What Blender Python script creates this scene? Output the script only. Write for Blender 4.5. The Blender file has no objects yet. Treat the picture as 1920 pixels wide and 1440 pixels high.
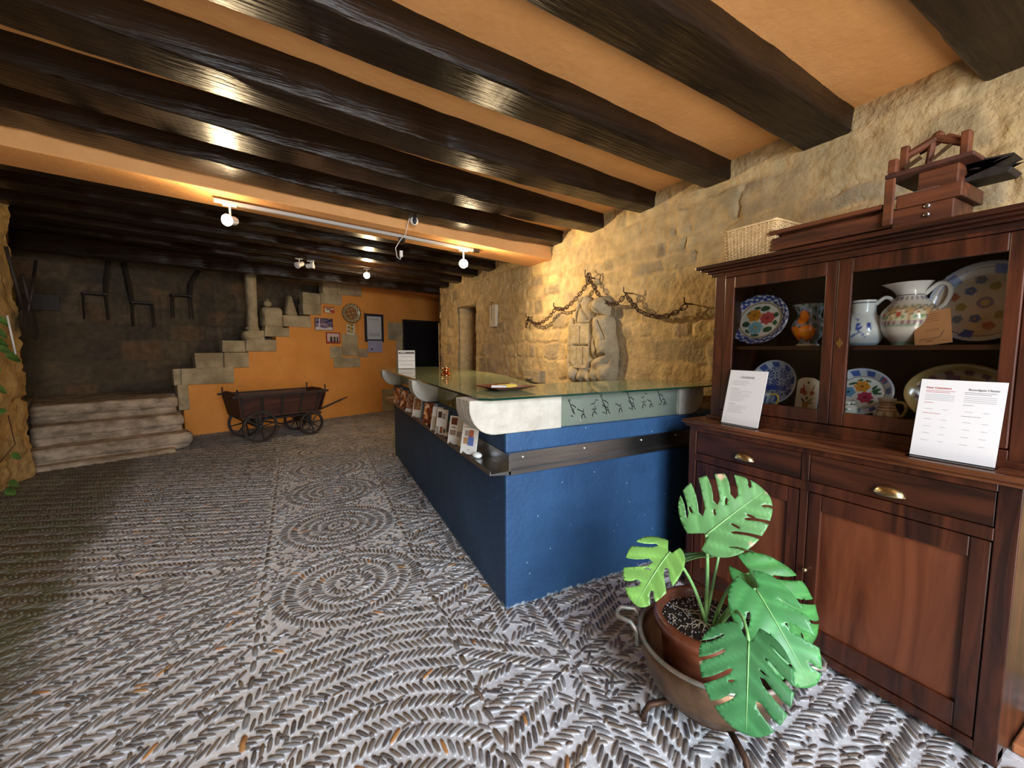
import bpy, bmesh, math, random
import numpy as np
from mathutils import Vector, Matrix
from mathutils.geometry import delaunay_2d_cdt
SC = bpy.context.scene
COL = SC.collection
PI = math.pi
# ------------------------------------------------------------------ camera
F = 775.0
pitch = math.atan(65 / F); yaw = math.radians(28.37)
cam_d = bpy.data.cameras.new('camera'); cam = bpy.data.objects.new('camera', cam_d); COL.objects.link(cam)
cam_d.sensor_width = 36.0; cam_d.lens = 36.0 * F / 1920.0; cam_d.clip_start = 0.02
cam.location = (0, 0, 1.45)
cam.rotation_euler = (math.radians(90) - pitch, 0, -yaw)
SC.camera = cam
# ------------------------------------------------------------------ view, world, daylight
SC.view_settings.view_transform = 'Standard'; SC.view_settings.look = 'None'
SC.view_settings.exposure = 0.0; SC.view_settings.gamma = 1.0; SC.view_settings.use_curve_mapping = False
w = bpy.data.worlds.new('sky'); SC.world = w; w.use_nodes = True
w.node_tree.nodes['Background'].inputs[0].default_value = (0.62, 0.78, 1.0, 1)
w.node_tree.nodes['Background'].inputs[1].default_value = 1.5
def lamp(name, kind, loc, energy, col, rot=(0, 0, 0), **k):
    d = bpy.data.lights.new(name, kind); d.energy = energy; d.color = col
    for a, b in k.items(): setattr(d, a, b)
    o = bpy.data.objects.new(name, d); COL.objects.link(o); o.location = loc; o.rotation_euler = rot
    return o
def aim(o, tgt):
    o.rotation_euler = (Vector(tgt) - Vector(o.location)).to_track_quat('-Z', 'Y').to_euler()
d1 = lamp('daylight_through_doorway', 'AREA', (0.45, -2.4, 2.15), 178, (0.83, 0.915, 1.0), shape='RECTANGLE', size=1.6, size_y=1.9)
aim(d1, (0.8, 1.6, 0.0)); d1.data.spread = math.radians(140)
d2 = lamp('added_upward_fill', 'AREA', (0.5, -2.2, 0.12), 132, (1.0, 0.87, 0.69), shape='RECTANGLE', size=2.2, size_y=1.4)  # added fill lamp, aimed up to brighten ceiling and beams
aim(d2, (0.9, 2.0, 2.9))
# ------------------------------------------------------------------ helpers
def tag(o, label=None, cat=None, group=None, kind=None):
    if label: o['label'] = label
    if cat: o['category'] = cat
    if group: o['group'] = group
    if kind: o['kind'] = kind
    return o
def thing(name, label, cat, loc=(0, 0, 0), rz=0.0, group=None):
    o = bpy.data.objects.new(name, None); COL.objects.link(o); o.empty_display_size = 0.1
    o.location = loc; o.rotation_euler = (0, 0, rz)
    return tag(o, label, cat, group)
class M:
    """plain vertex / face collector"""
    def __init__(s): s.v = []; s.f = []; s.mi = []; s.c = None
    def add(s, v, f, mi=0):
        n = len(s.v); s.v += [tuple(p) for p in v]; s.f += [tuple(i + n for i in q) for q in f]; s.mi += [mi] * len(f)
        return s
    def box(s, x0, x1, y0, y1, z0, z1, mi=0, T=None):
        v = [(x, y, z) for z in (z0, z1) for y in (y0, y1) for x in (x0, x1)]
        if T is not None: v = [tuple(T @ Vector(p)) for p in v]
        return s.add(v, [(0, 2, 3, 1), (4, 5, 7, 6), (0, 1, 5, 4), (1, 3, 7, 5), (3, 2, 6, 7), (2, 0, 4, 6)], mi)
    def tube(s, pts, r, n=8, closed=False, mi=0, cap=True):
        pts = [Vector(p) for p in pts]; N = len(pts)
        rr = r if isinstance(r, (list, tuple)) else [r] * N
        rings = []; up = Vector((0, 0, 1)); prev = None
        for i, p in enumerate(pts):
            if closed: t = pts[(i + 1) % N] - pts[i - 1]
            else: t = pts[min(i + 1, N - 1)] - pts[max(i - 1, 0)]
            t.normalize()
            if prev is None:
                a = up if abs(t.z) < 0.9 else Vector((1, 0, 0))
                b = t.cross(a).normalized()
            else:
                b = (prev - t * prev.dot(t))
                b = b.normalized() if b.length > 1e-6 else t.orthogonal().normalized()
            prev = b; c = t.cross(b)
            rings.append([p + (b * math.cos(2 * PI * k / n) + c * math.sin(2 * PI * k / n)) * rr[i] for k in range(n)])
        v = [q for R in rings for q in R]; f = []
        for i in range(N if closed else N - 1):
            j = (i + 1) % N
            for k in range(n): f.append((i * n + k, i * n + (k + 1) % n, j * n + (k + 1) % n, j * n + k))
        if not closed and cap: f += [tuple(range(n - 1, -1, -1)), tuple((N - 1) * n + k for k in range(n))]
        return s.add(v, f, mi)
    def lathe(s, prof, n=32, mi=0, T=None, a0=0.0, a1=2 * PI):
        full = abs(a1 - a0 - 2 * PI) < 1e-6; m = n if full else n + 1
        v = []
        for r, z in prof:
            for k in range(m):
                a = a0 + (a1 - a0) * k / n
                v.append((r * math.cos(a), r * math.sin(a), z))
        if T is not None: v = [tuple(T @ Vector(p)) for p in v]
        f = []
        for i in range(len(prof) - 1):
            for k in range(n):
                k2 = (k + 1) % m
                f.append((i * m + k, i * m + k2, (i + 1) * m + k2, (i + 1) * m + k))
        return s.add(v, f, mi)
    def prism(s, poly, fn, d0, d1, mi=0):
        """poly of (a,b); fn(a,b,d)->xyz"""
        n = len(poly); v = [fn(a, b, d0) for a, b in poly] + [fn(a, b, d1) for a, b in poly]
        f = [tuple(range(n - 1, -1, -1)), tuple(range(n, 2 * n))] + [(i, (i + 1) % n, n + (i + 1) % n, n + i) for i in range(n)]
        return s.add(v, f, mi)
    def ball(s, c, r, n=12, m=8, mi=0, sc=(1, 1, 1)):
        pr = [(max(1e-4, math.sin(PI * i / m)) * r, -math.cos(PI * i / m) * r) for i in range(m + 1)]
        T = Matrix.Translation(c) @ Matrix.Diagonal((sc[0], sc[1], sc[2], 1))
        return s.lathe(pr, n, mi, T)
def obj(name, m, mats, parent=None, smooth=False, bev=0.0, loc=None, cols=None, seg=2, weld=True):
    me = bpy.data.meshes.new(name)
    me.from_pydata([tuple(p) for p in m.v], [], m.f)
    if not isinstance(mats, (list, tuple)): mats = [mats]
    for a in mats: me.materials.append(a)
    if len(mats) > 1: me.polygons.foreach_set('material_index', m.mi)
    if cols is not None:
        at = me.color_attributes.new('col', 'FLOAT_COLOR', 'POINT')
        cc = np.ones((len(m.v), 4), dtype=np.float32); cc[:, :3] = cols
        at.data.foreach_set('color', cc.ravel())
    elif weld or bev > 0:
        bm = bmesh.new(); bm.from_mesh(me)
        bmesh.ops.recalc_face_normals(bm, faces=bm.faces[:])
        bm.to_mesh(me); bm.free()
    if smooth:
        me.polygons.foreach_set('use_smooth', [True] * len(me.polygons))
    me.update()
    o = bpy.data.objects.new(name, me); COL.objects.link(o)
    if parent is not None: o.parent = parent
    if loc is not None: o.location = loc
    if bev > 0:
        b = o.modifiers.new('bevel', 'BEVEL'); b.width = bev; b.segments = seg; b.limit_method = 'ANGLE'; b.angle_limit = math.radians(40)
    return o
def text(name, body, size, loc, rot, m, parent, align='CENTER', ext=0.0004):
    c = bpy.data.curves.new(name, 'FONT'); c.body = body; c.size = size; c.align_x = align; c.align_y = 'CENTER'; c.extrude = ext
    c.materials.append(m)
    o = bpy.data.objects.new(name, c); COL.objects.link(o); o.location = loc; o.rotation_euler = rot
    dg = bpy.context.evaluated_depsgraph_get(); dg.update()
    me = bpy.data.meshes.new_from_object(o.evaluated_get(dg))
    p = bpy.data.objects.new(name, me); COL.objects.link(p); p.location = loc; p.rotation_euler = rot; p.parent = parent
    if not me.materials: me.materials.append(m)
    bpy.data.objects.remove(o)
    return p
rng = np.random.default_rng(7); R = random.Random(5)
def vnoise(X, Y, seed, oct=4, rough=0.5):
    out = np.zeros(np.broadcast(X, Y).shape); amp = 1.0; tot = 0.0
    for o in range(oct):
        g = np.random.default_rng(seed * 31 + o).random((64, 64))
        x = (X * 2 ** o) % 64; y = (Y * 2 ** o) % 64
        i = np.floor(x).astype(int); j = np.floor(y).astype(int); fx = x - i; fy = y - j
        fx = fx * fx * (3 - 2 * fx); fy = fy * fy * (3 - 2 * fy)
        i %= 64; j %= 64; i2 = (i + 1) % 64; j2 = (j + 1) % 64
        out = out + amp * ((g[i, j] * (1 - fx) + g[i2, j] * fx) * (1 - fy) + (g[i, j2] * (1 - fx) + g[i2, j2] * fx) * fy)
        tot += amp; amp *= rough
    return out / tot
def smooth(e0, e1, x):
    t = np.clip((x - e0) / (e1 - e0), 0, 1); return t * t * (3 - 2 * t)
# ------------------------------------------------------------------ materials
def new_mat(name):
    m = bpy.data.materials.new(name); m.use_nodes = True
    return m, m.node_tree, m.node_tree.nodes['Principled BSDF']
def mat(name, c1, c2=None, rough=0.6, metal=0.0, scale=(8, 8, 8), bump=0.0, spec=0.5, detail=5.0, coat=0.0, bscale=None, ramp=(0.35, 0.65), dist=0.0, attr=False):
    m, nt, b = new_mat(name); N = nt.nodes; L = nt.links
    b.inputs['Roughness'].default_value = rough; b.inputs['Metallic'].default_value = metal
    b.inputs['Specular IOR Level'].default_value = spec; b.inputs['Coat Weight'].default_value = coat; b.inputs['Coat Roughness'].default_value = 0.12
    b.inputs['Base Color'].default_value = (*c1, 1)
    if c2 is None and bump == 0 and not attr: return m
    tc = N.new('ShaderNodeTexCoord'); mp = N.new('ShaderNodeMapping'); L.new(tc.outputs['Object'], mp.inputs[0]); mp.inputs['Scale'].default_value = scale
    nz = N.new('ShaderNodeTexNoise'); nz.inputs['Scale'].default_value = 1.0; nz.inputs['Detail'].default_value = detail; nz.inputs['Roughness'].default_value = 0.6; nz.inputs['Distortion'].default_value = dist
    L.new(mp.outputs[0], nz.inputs[0])
    if c2 is not None:
        cr = N.new('ShaderNodeValToRGB'); cr.color_ramp.elements[0].position = ramp[0]; cr.color_ramp.elements[1].position = ramp[1]
        cr.color_ramp.elements[0].color = (*c1, 1); cr.color_ramp.elements[1].color = (*c2, 1)
        L.new(nz.outputs[0], cr.inputs[0]); L.new(cr.outputs[0], b.inputs['Base Color'])
    if attr:
        a = N.new('ShaderNodeAttribute'); a.attribute_name = 'col'
        if c2 is not None:
            mx = N.new('ShaderNodeMix'); mx.data_type = 'RGBA'; mx.blend_type = 'MULTIPLY'; mx.inputs[0].default_value = 1.0
            L.new(a.outputs[0], mx.inputs[6]); L.new(cr.outputs[0], mx.inputs[7]); L.new(mx.outputs[2], b.inputs['Base Color'])
        else: L.new(a.outputs[0], b.inputs['Base Color'])
    if bump > 0:
        bp = N.new('ShaderNodeBump'); bp.inputs['Strength'].default_value = 1.0; bp.inputs['Distance'].default_value = bump
        src = nz
        if bscale:
            mp2 = N.new('ShaderNodeMapping'); L.new(tc.outputs['Object'], mp2.inputs[0]); mp2.inputs['Scale'].default_value = bscale
            src = N.new('ShaderNodeTexNoise'); src.inputs['Scale'].default_value = 1.0; src.inputs['Detail'].default_value = 4; L.new(mp2.outputs[0], src.inputs[0])
        L.new(src.outputs[0], bp.inputs['Height']); L.new(bp.outputs[0], b.inputs['Normal'])
    return m
def glass(name, tint, refl_rough=0.02, ior=1.45, opaq=0.0, dcol=(0.3, 0.35, 0.25)):
    m = bpy.data.materials.new(name); m.use_nodes = True; nt = m.node_tree; N = nt.nodes; L = nt.links; N.clear()
    out = N.new('ShaderNodeOutputMaterial'); t = N.new('ShaderNodeBsdfTransparent'); t.inputs[0].default_value = (*tint, 1)
    g = N.new('ShaderNodeBsdfGlossy'); g.inputs['Roughness'].default_value = refl_rough
    fr = N.new('ShaderNodeFresnel'); fr.inputs[0].default_value = ior
    base = t
    if opaq > 0:
        d = N.new('ShaderNodeBsdfDiffuse'); d.inputs[0].default_value = (*dcol, 1)
        mx0 = N.new('ShaderNodeMixShader'); mx0.inputs[0].default_value = opaq
        L.new(t.outputs[0], mx0.inputs[1]); L.new(d.outputs[0], mx0.inputs[2]); base = mx0
    mx = N.new('ShaderNodeMixShader'); L.new(fr.outputs[0], mx.inputs[0]); L.new(base.outputs[0], mx.inputs[1]); L.new(g.outputs[0], mx.inputs[2])
    L.new(mx.outputs[0], out.inputs[0]); return m
def emit(name, col, s):
    m, nt, b = new_mat(name); b.inputs['Emission Color'].default_value = (*col, 1); b.inputs['Emission Strength'].default_value = s; return m
K = {}
K['orange'] = mat('orange plaster', (0.70, 0.335, 0.115), (0.78, 0.39, 0.145), 0.75, scale=(3, 3, 3), bump=0.004, bscale=(25, 25, 25))
K['orange_wall'] = mat('orange painted wall', (0.60, 0.235, 0.040), (0.68, 0.285, 0.060), 0.8, scale=(2, 2, 2), bump=0.004, bscale=(20, 20, 20))
K['beam'] = mat('dark oak beam', (0.010, 0.0058, 0.0035), (0.024, 0.013, 0.0075), 0.34, scale=(1.2, 22, 22), bump=0.010, detail=7, bscale=(3.0, 48, 48), spec=0.24)
K['stonecol'] = mat('masonry', (0.84, 0.82, 0.80), (1.18, 1.16, 1.12), 0.9, scale=(11, 11, 11), bump=0.012, bscale=(36, 36, 36), attr=True, spec=0.2)
K['pebble'] = mat('pebble mosaic', (0.80, 0.80, 0.80), (1.12, 1.1, 1.08), 0.42, scale=(30, 30, 30), bump=0.0012, bscale=(150, 150, 150), attr=True, spec=0.55)
K['paint'] = mat('painted ceramic', (1, 1, 1), None, 0.16, attr=True, coat=0.4)
K['print'] = mat('printed card', (1, 1, 1), None, 0.5, attr=True)
K['blockstone'] = mat('tan block stone', (0.25, 0.20, 0.12), (0.44, 0.355, 0.225), 0.9, scale=(3.5, 3.5, 3.5), bump=0.012, bscale=(24, 24, 24), spec=0.2)
K['stepstone'] = mat('worn step stone', (0.20, 0.155, 0.11), (0.48, 0.38, 0.28), 0.85, scale=(5, 5, 9), bump=0.02, bscale=(14, 14, 14), spec=0.3)
K['lime'] = mat('white limestone', (0.40, 0.375, 0.325), (0.50, 0.475, 0.42), 0.9, scale=(9, 9, 9), bump=0.012, bscale=(30, 60, 30), spec=0.2)
def blue_mat():
    m = mat('blue painted render', (0.016, 0.054, 0.135), (0.024, 0.080, 0.19), 0.55, scale=(2.2, 2.2, 2.2), bump=0.004, bscale=(38, 38, 38), spec=0.35)
    nt = m.node_tree; N = nt.nodes; L = nt.links; b = N['Principled BSDF']
    src = b.inputs['Base Color'].links[0].from_socket
    tc = N.new('ShaderNodeTexCoord'); v = N.new('ShaderNodeTexVoronoi'); v.inputs['Scale'].default_value = 16
    L.new(tc.outputs['Object'], v.inputs[0])
    lt = N.new('ShaderNodeMath'); lt.operation = 'LESS_THAN'; lt.inputs[1].default_value = 0.055; L.new(v.outputs['Distance'], lt.inputs[0])
    mx = N.new('ShaderNodeMix'); mx.data_type = 'RGBA'; L.new(lt.outputs[0], mx.inputs[0]); L.new(src, mx.inputs[6]); mx.inputs[7].default_value = (0.30, 0.42, 0.55, 1)
    # worn pale rim near the floor
    sx = N.new('ShaderNodeSeparateXYZ'); L.new(tc.outputs['Object'], sx.inputs[0])
    nz = N.new('ShaderNodeTexNoise'); nz.inputs['Scale'].default_value = 30; L.new(tc.outputs['Object'], nz.inputs[0])
    ad = N.new('ShaderNodeMath'); ad.operation = 'MULTIPLY_ADD'; ad.inputs[1].default_value = -0.07; L.new(nz.outputs[0], ad.inputs[0]); L.new(sx.outputs[2], ad.inputs[2])
    l2 = N.new('ShaderNodeMapRange'); l2.inputs[1].default_value = -0.015; l2.inputs[2].default_value = -0.035; L.new(ad.outputs[0], l2.inputs[0])
    m2 = N.new('ShaderNodeMix'); m2.data_type = 'RGBA'; L.new(l2.outputs[0], m2.inputs[0]); L.new(mx.outputs[2], m2.inputs[6]); m2.inputs[7].default_value = (0.35, 0.42, 0.46, 1)
    L.new(m2.outputs[2], b.inputs['Base Color']); return m
K['blue'] = blue_mat()
K['steel'] = mat('brushed steel', (0.30, 0.30, 0.30), (0.40, 0.40, 0.41), 0.28, 1.0, scale=(3, 3, 60))
K['white'] = mat('white plastic', (0.78, 0.78, 0.76), rough=0.4)
K['black'] = mat('black plastic', (0.012, 0.012, 0.014), rough=0.3)
K['iron'] = mat('rusty iron', (0.035, 0.020, 0.014), (0.10, 0.050, 0.028), 0.6, 0.6, scale=(60, 60, 60), bump=0.002)
K['brass'] = mat('brass', (0.50, 0.39, 0.21), rough=0.28, metal=1.0)
K['copperbell'] = mat('copper', (0.60, 0.24, 0.10), rough=0.22, metal=1.0)
K['oldcopper'] = mat('aged copper', (0.10, 0.065, 0.045), (0.26, 0.15, 0.085), 0.45, 0.75, scale=(7, 7, 7), bump=0.003, bscale=(22, 22, 22))
K['rimcopper'] = mat('greenish copper rim', (0.22, 0.27, 0.25), (0.42, 0.34, 0.30), 0.45, 0.6, scale=(25, 25, 25), bump=0.002)
K['terra'] = mat('glazed terracotta', (0.11, 0.028, 0.014), (0.26, 0.085, 0.045), 0.35, scale=(9, 9, 9), bump=0.002, coat=0.3)
K['soil'] = mat('potting soil', (0.012, 0.008, 0.006), (0.05, 0.035, 0.025), 0.95, scale=(60, 60, 60), bump=0.012)
K['straw'] = mat('dry straw', (0.50, 0.42, 0.30), (0.72, 0.65, 0.52), 0.8, scale=(50, 50, 50))
K['wicker'] = mat('pale wicker', (0.55, 0.36, 0.16), (0.74, 0.52, 0.27), 0.6, scale=(40, 40, 40))
def wood(name, a, b, ax='z', rough=0.35, sc=1.0, coat=0.3, bump=0.0012):
    s = {'z': (14 * sc, 14 * sc, 1.6 * sc), 'y': (14 * sc, 1.6 * sc, 14 * sc), 'x': (1.6 * sc, 14 * sc, 14 * sc)}[ax]
    return mat(name, a, b, rough, scale=s, bump=bump, detail=8, dist=0.8, coat=coat)
K['wz'] = wood('red brown wood upright', (0.014, 0.0040, 0.0024), (0.070, 0.0175, 0.0072), coat=.12)
K['wy'] = wood('red brown wood lying', (0.013, 0.0038, 0.0022), (0.058, 0.0150, 0.0065), 'y', coat=.12)
K['wp'] = wood('warm panel wood', (0.050, 0.012, 0.005), (0.160, 0.046, 0.018), 'z', sc=0.5, coat=.12)
K['wtop'] = wood('worn counter wood', (0.032, 0.009, 0.0045), (0.17, 0.058, 0.022), 'y', rough=0.3, coat=.15)
K['wdark'] = wood('cabinet inner wood', (0.020, 0.010, 0.006), (0.045, 0.022, 0.012), 'y', rough=0.6, coat=0.0)
K['wold'] = wood('old orange brown wood', (0.030, 0.008, 0.004), (0.150, 0.042, 0.013), 'y', rough=0.55, coat=0.0)
K['wcart'] = wood('old cart wood', (0.028, 0.008, 0.005), (0.085, 0.026, 0.014), 'x', rough=0.6, coat=0.0)
K['wblack'] = wood('blackened wood', (0.009, 0.006, 0.005), (0.03, 0.02, 0.015), 'z', rough=0.6, coat=0.0)
K['doorw'] = mat('greyish old door wood', (0.060, 0.050, 0.036), (0.11, 0.09, 0.065), 0.7, scale=(20, 20, 2), bump=0.004)
K['glass'] = glass('clear pane', (0.96, 0.97, 0.96), 0.01, 1.18)
K['gtop'] = glass('green glass top', (0.55, 0.66, 0.50), 0.03, 1.45, 0.78, (0.42, 0.49, 0.27))
K['gedge'] = mat('dark glass edge', (0.004, 0.030, 0.020), rough=0.08, coat=0.6)
K['gfront'] = glass('frosted teal glass', (0.50, 0.62, 0.54), 0.06, 1.6, 0.50, (0.26, 0.31, 0.26))
K['gside'] = glass('greenish glass panel', (0.66, 0.72, 0.44), 0.05, 1.4, 0.60, (0.42, 0.42, 0.15))
K['paper'] = mat('white paper', (0.62, 0.61, 0.62), rough=0.6)
K['bulb'] = emit('lit bulb', (1.0, 0.80, 0.50), 45.0)
K['lens'] = mat('camera lens', (0.01, 0.02, 0.10), rough=0.05, coat=1.0)
K['green'] = mat('green plastic', (0.05, 0.55, 0.25), rough=0.4)
K['stem'] = mat('leaf stem', (0.14, 0.34, 0.10), (0.24, 0.44, 0.17), 0.4, scale=(20, 20, 20))
def leaf_mat():
    m, nt, b = new_mat('monstera leaf'); N = nt.nodes; L = nt.links
    a = N.new('ShaderNodeAttribute'); a.attribute_name = 'col'; L.new(a.outputs[0], b.inputs['Base Color'])
    b.inputs['Roughness'].default_value = 0.36; b.inputs['Specular IOR Level'].default_value = 0.42
    tr = N.new('ShaderNodeBsdfTranslucent'); L.new(a.outputs[0], tr.inputs[0])
    mx = N.new('ShaderNodeMixShader'); mx.inputs[0].default_value = 0.22
    L.new(b.outputs[0], mx.inputs[1]); L.new(tr.outputs[0], mx.inputs[2]); L.new(mx.outputs[0], N['Material Output'].inputs[0]); return m
K['leaf'] = leaf_mat()
# ================================================================== SETTING
TILT = 0.0647
def zc(x, z0): return z0 + TILT * (2.8 - x)          # the ceiling drops towards the right wall
# back wall frame: s along the wall, o towards the room
BO = Vector((-1.465, 8.592, 0)); BD = Vector((0.936, 0.352, 0)).normalized(); BN = Vector((0.352, -0.936, 0)).normalized()
def BW(s, z, o=0.0):
    p = BO + BD * s + BN * o; return (p.x, p.y, z)
BROT = math.atan2(BD.y, BD.x)
# ---- floor: mortar slab + every pebble, one mesh
def in_floor_obstacle(x, y):
    if x > 2.85: return True
    ex = 1.01 + 0.0636 * (y - 1.94)
    if y > 1.95 and y < 5.72 and ex + 0.02 < x < ex + 0.5: return True
    if 1.95 < y < 2.4 and x > 1.02: return True
    if x > 2.16 and 0.3 < y < 1.7: return True
    s = (x - BO.x) * BD.x + (y - BO.y) * BD.y; o = (x - BO.x) * BN.x + (y - BO.y) * BN.y
    return o < -0.02 or (s < -0.25 and o < 1.0 and s > -2.0)
PB = []     # pebbles: x,y,len,wid,ang
RES = 0.01; OX, OY = -3.2, -0.6; occ = np.zeros((640, 1140), dtype=bool)
def try_peb(x, y, l, wd, a, pack=0.9):
    if in_floor_obstacle(x, y): return False
    ca, sa = math.cos(a), math.sin(a); cells = []
    for t in (-0.40, -0.2, 0, 0.2, 0.40):
        i = int((x + ca * l * t * pack - OX) / RES); j = int((y + sa * l * t * pack - OY) / RES)
        if not (0 <= i < 639 and 0 <= j < 1139) or occ[i, j]: return False
        cells.append((i, j))
    for t in np.linspace(-0.5, 0.5, max(3, int(l / 0.008))):
        i = int((x + ca * l * t * 0.86 - OX) / RES); j = int((y + sa * l * t * 0.86 - OY) / RES)
        if 0 <= i < 639 and 0 <= j < 1139: occ[i, j] = True
    PB.append((x, y, l, wd, a)); return True
def region(x, y):
    """0 left field, 1 rosette band, 2 right field"""
    return 0 if x < -0.20 + 0.012 * (y - 1.9) else (1 if x < 0.68 + 0.06 * (y - 2.0) else 2)
for y in np.arange(-0.5, 10.5, 0.105):              # the two spines of end-to-end pebbles
    if y < 6.5:
        try_peb(-0.20 + 0.012 * (y - 1.9), y, 0.09, 0.03, PI / 2 + R.uniform(-.1, .1), 0.7)
        try_peb(0.68 + 0.06 * (y - 2.0), y, 0.09, 0.03, PI / 2 + R.uniform(-.1, .1), 0.7)
def ring_rows(cx, cy, rmax, reg, w=0.085, squash=1.0):
    k = 0; r = 0.035
    while r < rmax:
        n = max(5, int(2 * PI * r / 0.0285))
        for i in range(n):
            t = 2 * PI * (i + 0.5 * (k % 2)) / n
            x = cx + r * math.cos(t); y = cy + r * math.sin(t) * squash
            if reg is not None and region(x, y) != reg: continue
            sl = 0.62 if k % 2 else -0.62
            try_peb(x, y, w * R.uniform(.82, 1.0), R.uniform(.0165, .023), t + sl + R.uniform(-.08, .08))
        r += w * 0.86 if k else 0.075; k += 1
for k in range(0, 5):
    ring_rows(0.26 + 0.07 * (k * 0.93 + 0.6) * 0.5, 2.65 + 0.93 * k, 0.45, 1)
def star(cx, cy, rmax, npet, reg, ph=0.0):
    for p in range(npet):
        t0 = ph + 2 * PI * p / npet; s = 0.05
        while s < rmax:
            try_peb(cx + s * math.cos(t0), cy + s * math.sin(t0), 0.07, 0.02, t0, 0.7) if s < 0.12 else None
            for sd in (-1, 1):
                q = 0.05
                while q < s * math.tan(PI / npet) * 1.15:
                    a = t0 + sd * 0.78
                    x = cx + s * math.cos(t0) + q * math.cos(a) ; y = cy + s * math.sin(t0) + q * math.sin(a)
                    if region(x, y) == reg: try_peb(x, y, 0.088 * R.uniform(.8, 1.05), R.uniform(.0165, .023), a + R.uniform(-.07, .07))
                    q += 0.088
            s += 0.031
for cy in (-0.35, 0.55, 1.456, 2.4, 3.3, 4.2, 5.1): star(1.10 + 0.05 * (cy - 1.45), cy, 0.52, 6, 2, 0.35)
_r = region
def region(x, y): return 1 if (_r(x, y) == 1 and y < 2.22) else -1
ring_rows(0.24, 1.02, 1.25, 1, w=.08)
region = _r
# left field: long herringbone rows in a wide chevron
def field(cond, angf, step=0.080, sp=0.030, x0=-3.1, x1=2.8, y0=-0.5, y1=10.6):
    for k in range(int((y1 - y0 + 3) / step)):
        c = y0 - 1.5 + k * step
        x = x1
        yy = c
        while x > x0:
            ang = angf(x, yy)
            a = ang + (0.72 if k % 2 else -0.72) + R.uniform(-.08, .08)
            if y0 < yy < y1 and cond(x, yy):
                try_peb(x, yy + R.uniform(-.004, .004), 0.086 * R.uniform(.82, 1.05), R.uniform(.015, .022), a)
            x -= sp * math.cos(ang); yy -= sp * math.sin(ang)
field(lambda x, y: region(x, y) == 0 and y < 3.15, lambda x, y: 0.33, x1=-0.24, y1=3.15)
field(lambda x, y: region(x, y) == 0 and y >= 3.15, lambda x, y: -0.35, x1=-0.22, y0=3.15)
field(lambda x, y: region(x, y) == 2, lambda x, y: 0.1, x0=0.6, step=0.08)
field(lambda x, y: True, lambda x, y: -0.05 + 0.5 * math.sin(x * 2.0), step=0.08, sp=0.030, y0=5.6)
for i in range(60000):                                # stray pebbles in what is left
    x = R.uniform(-3.0, 2.8); y = R.uniform(-0.4, 7.5)
    l = R.choice((0.03, 0.045, 0.06)); a = R.choice((0.4, 1.2, 2.0, 2.8)) + R.uniform(-.3, .3)
    try_peb(x, y, l, 0.018, a, 1.0)
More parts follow.
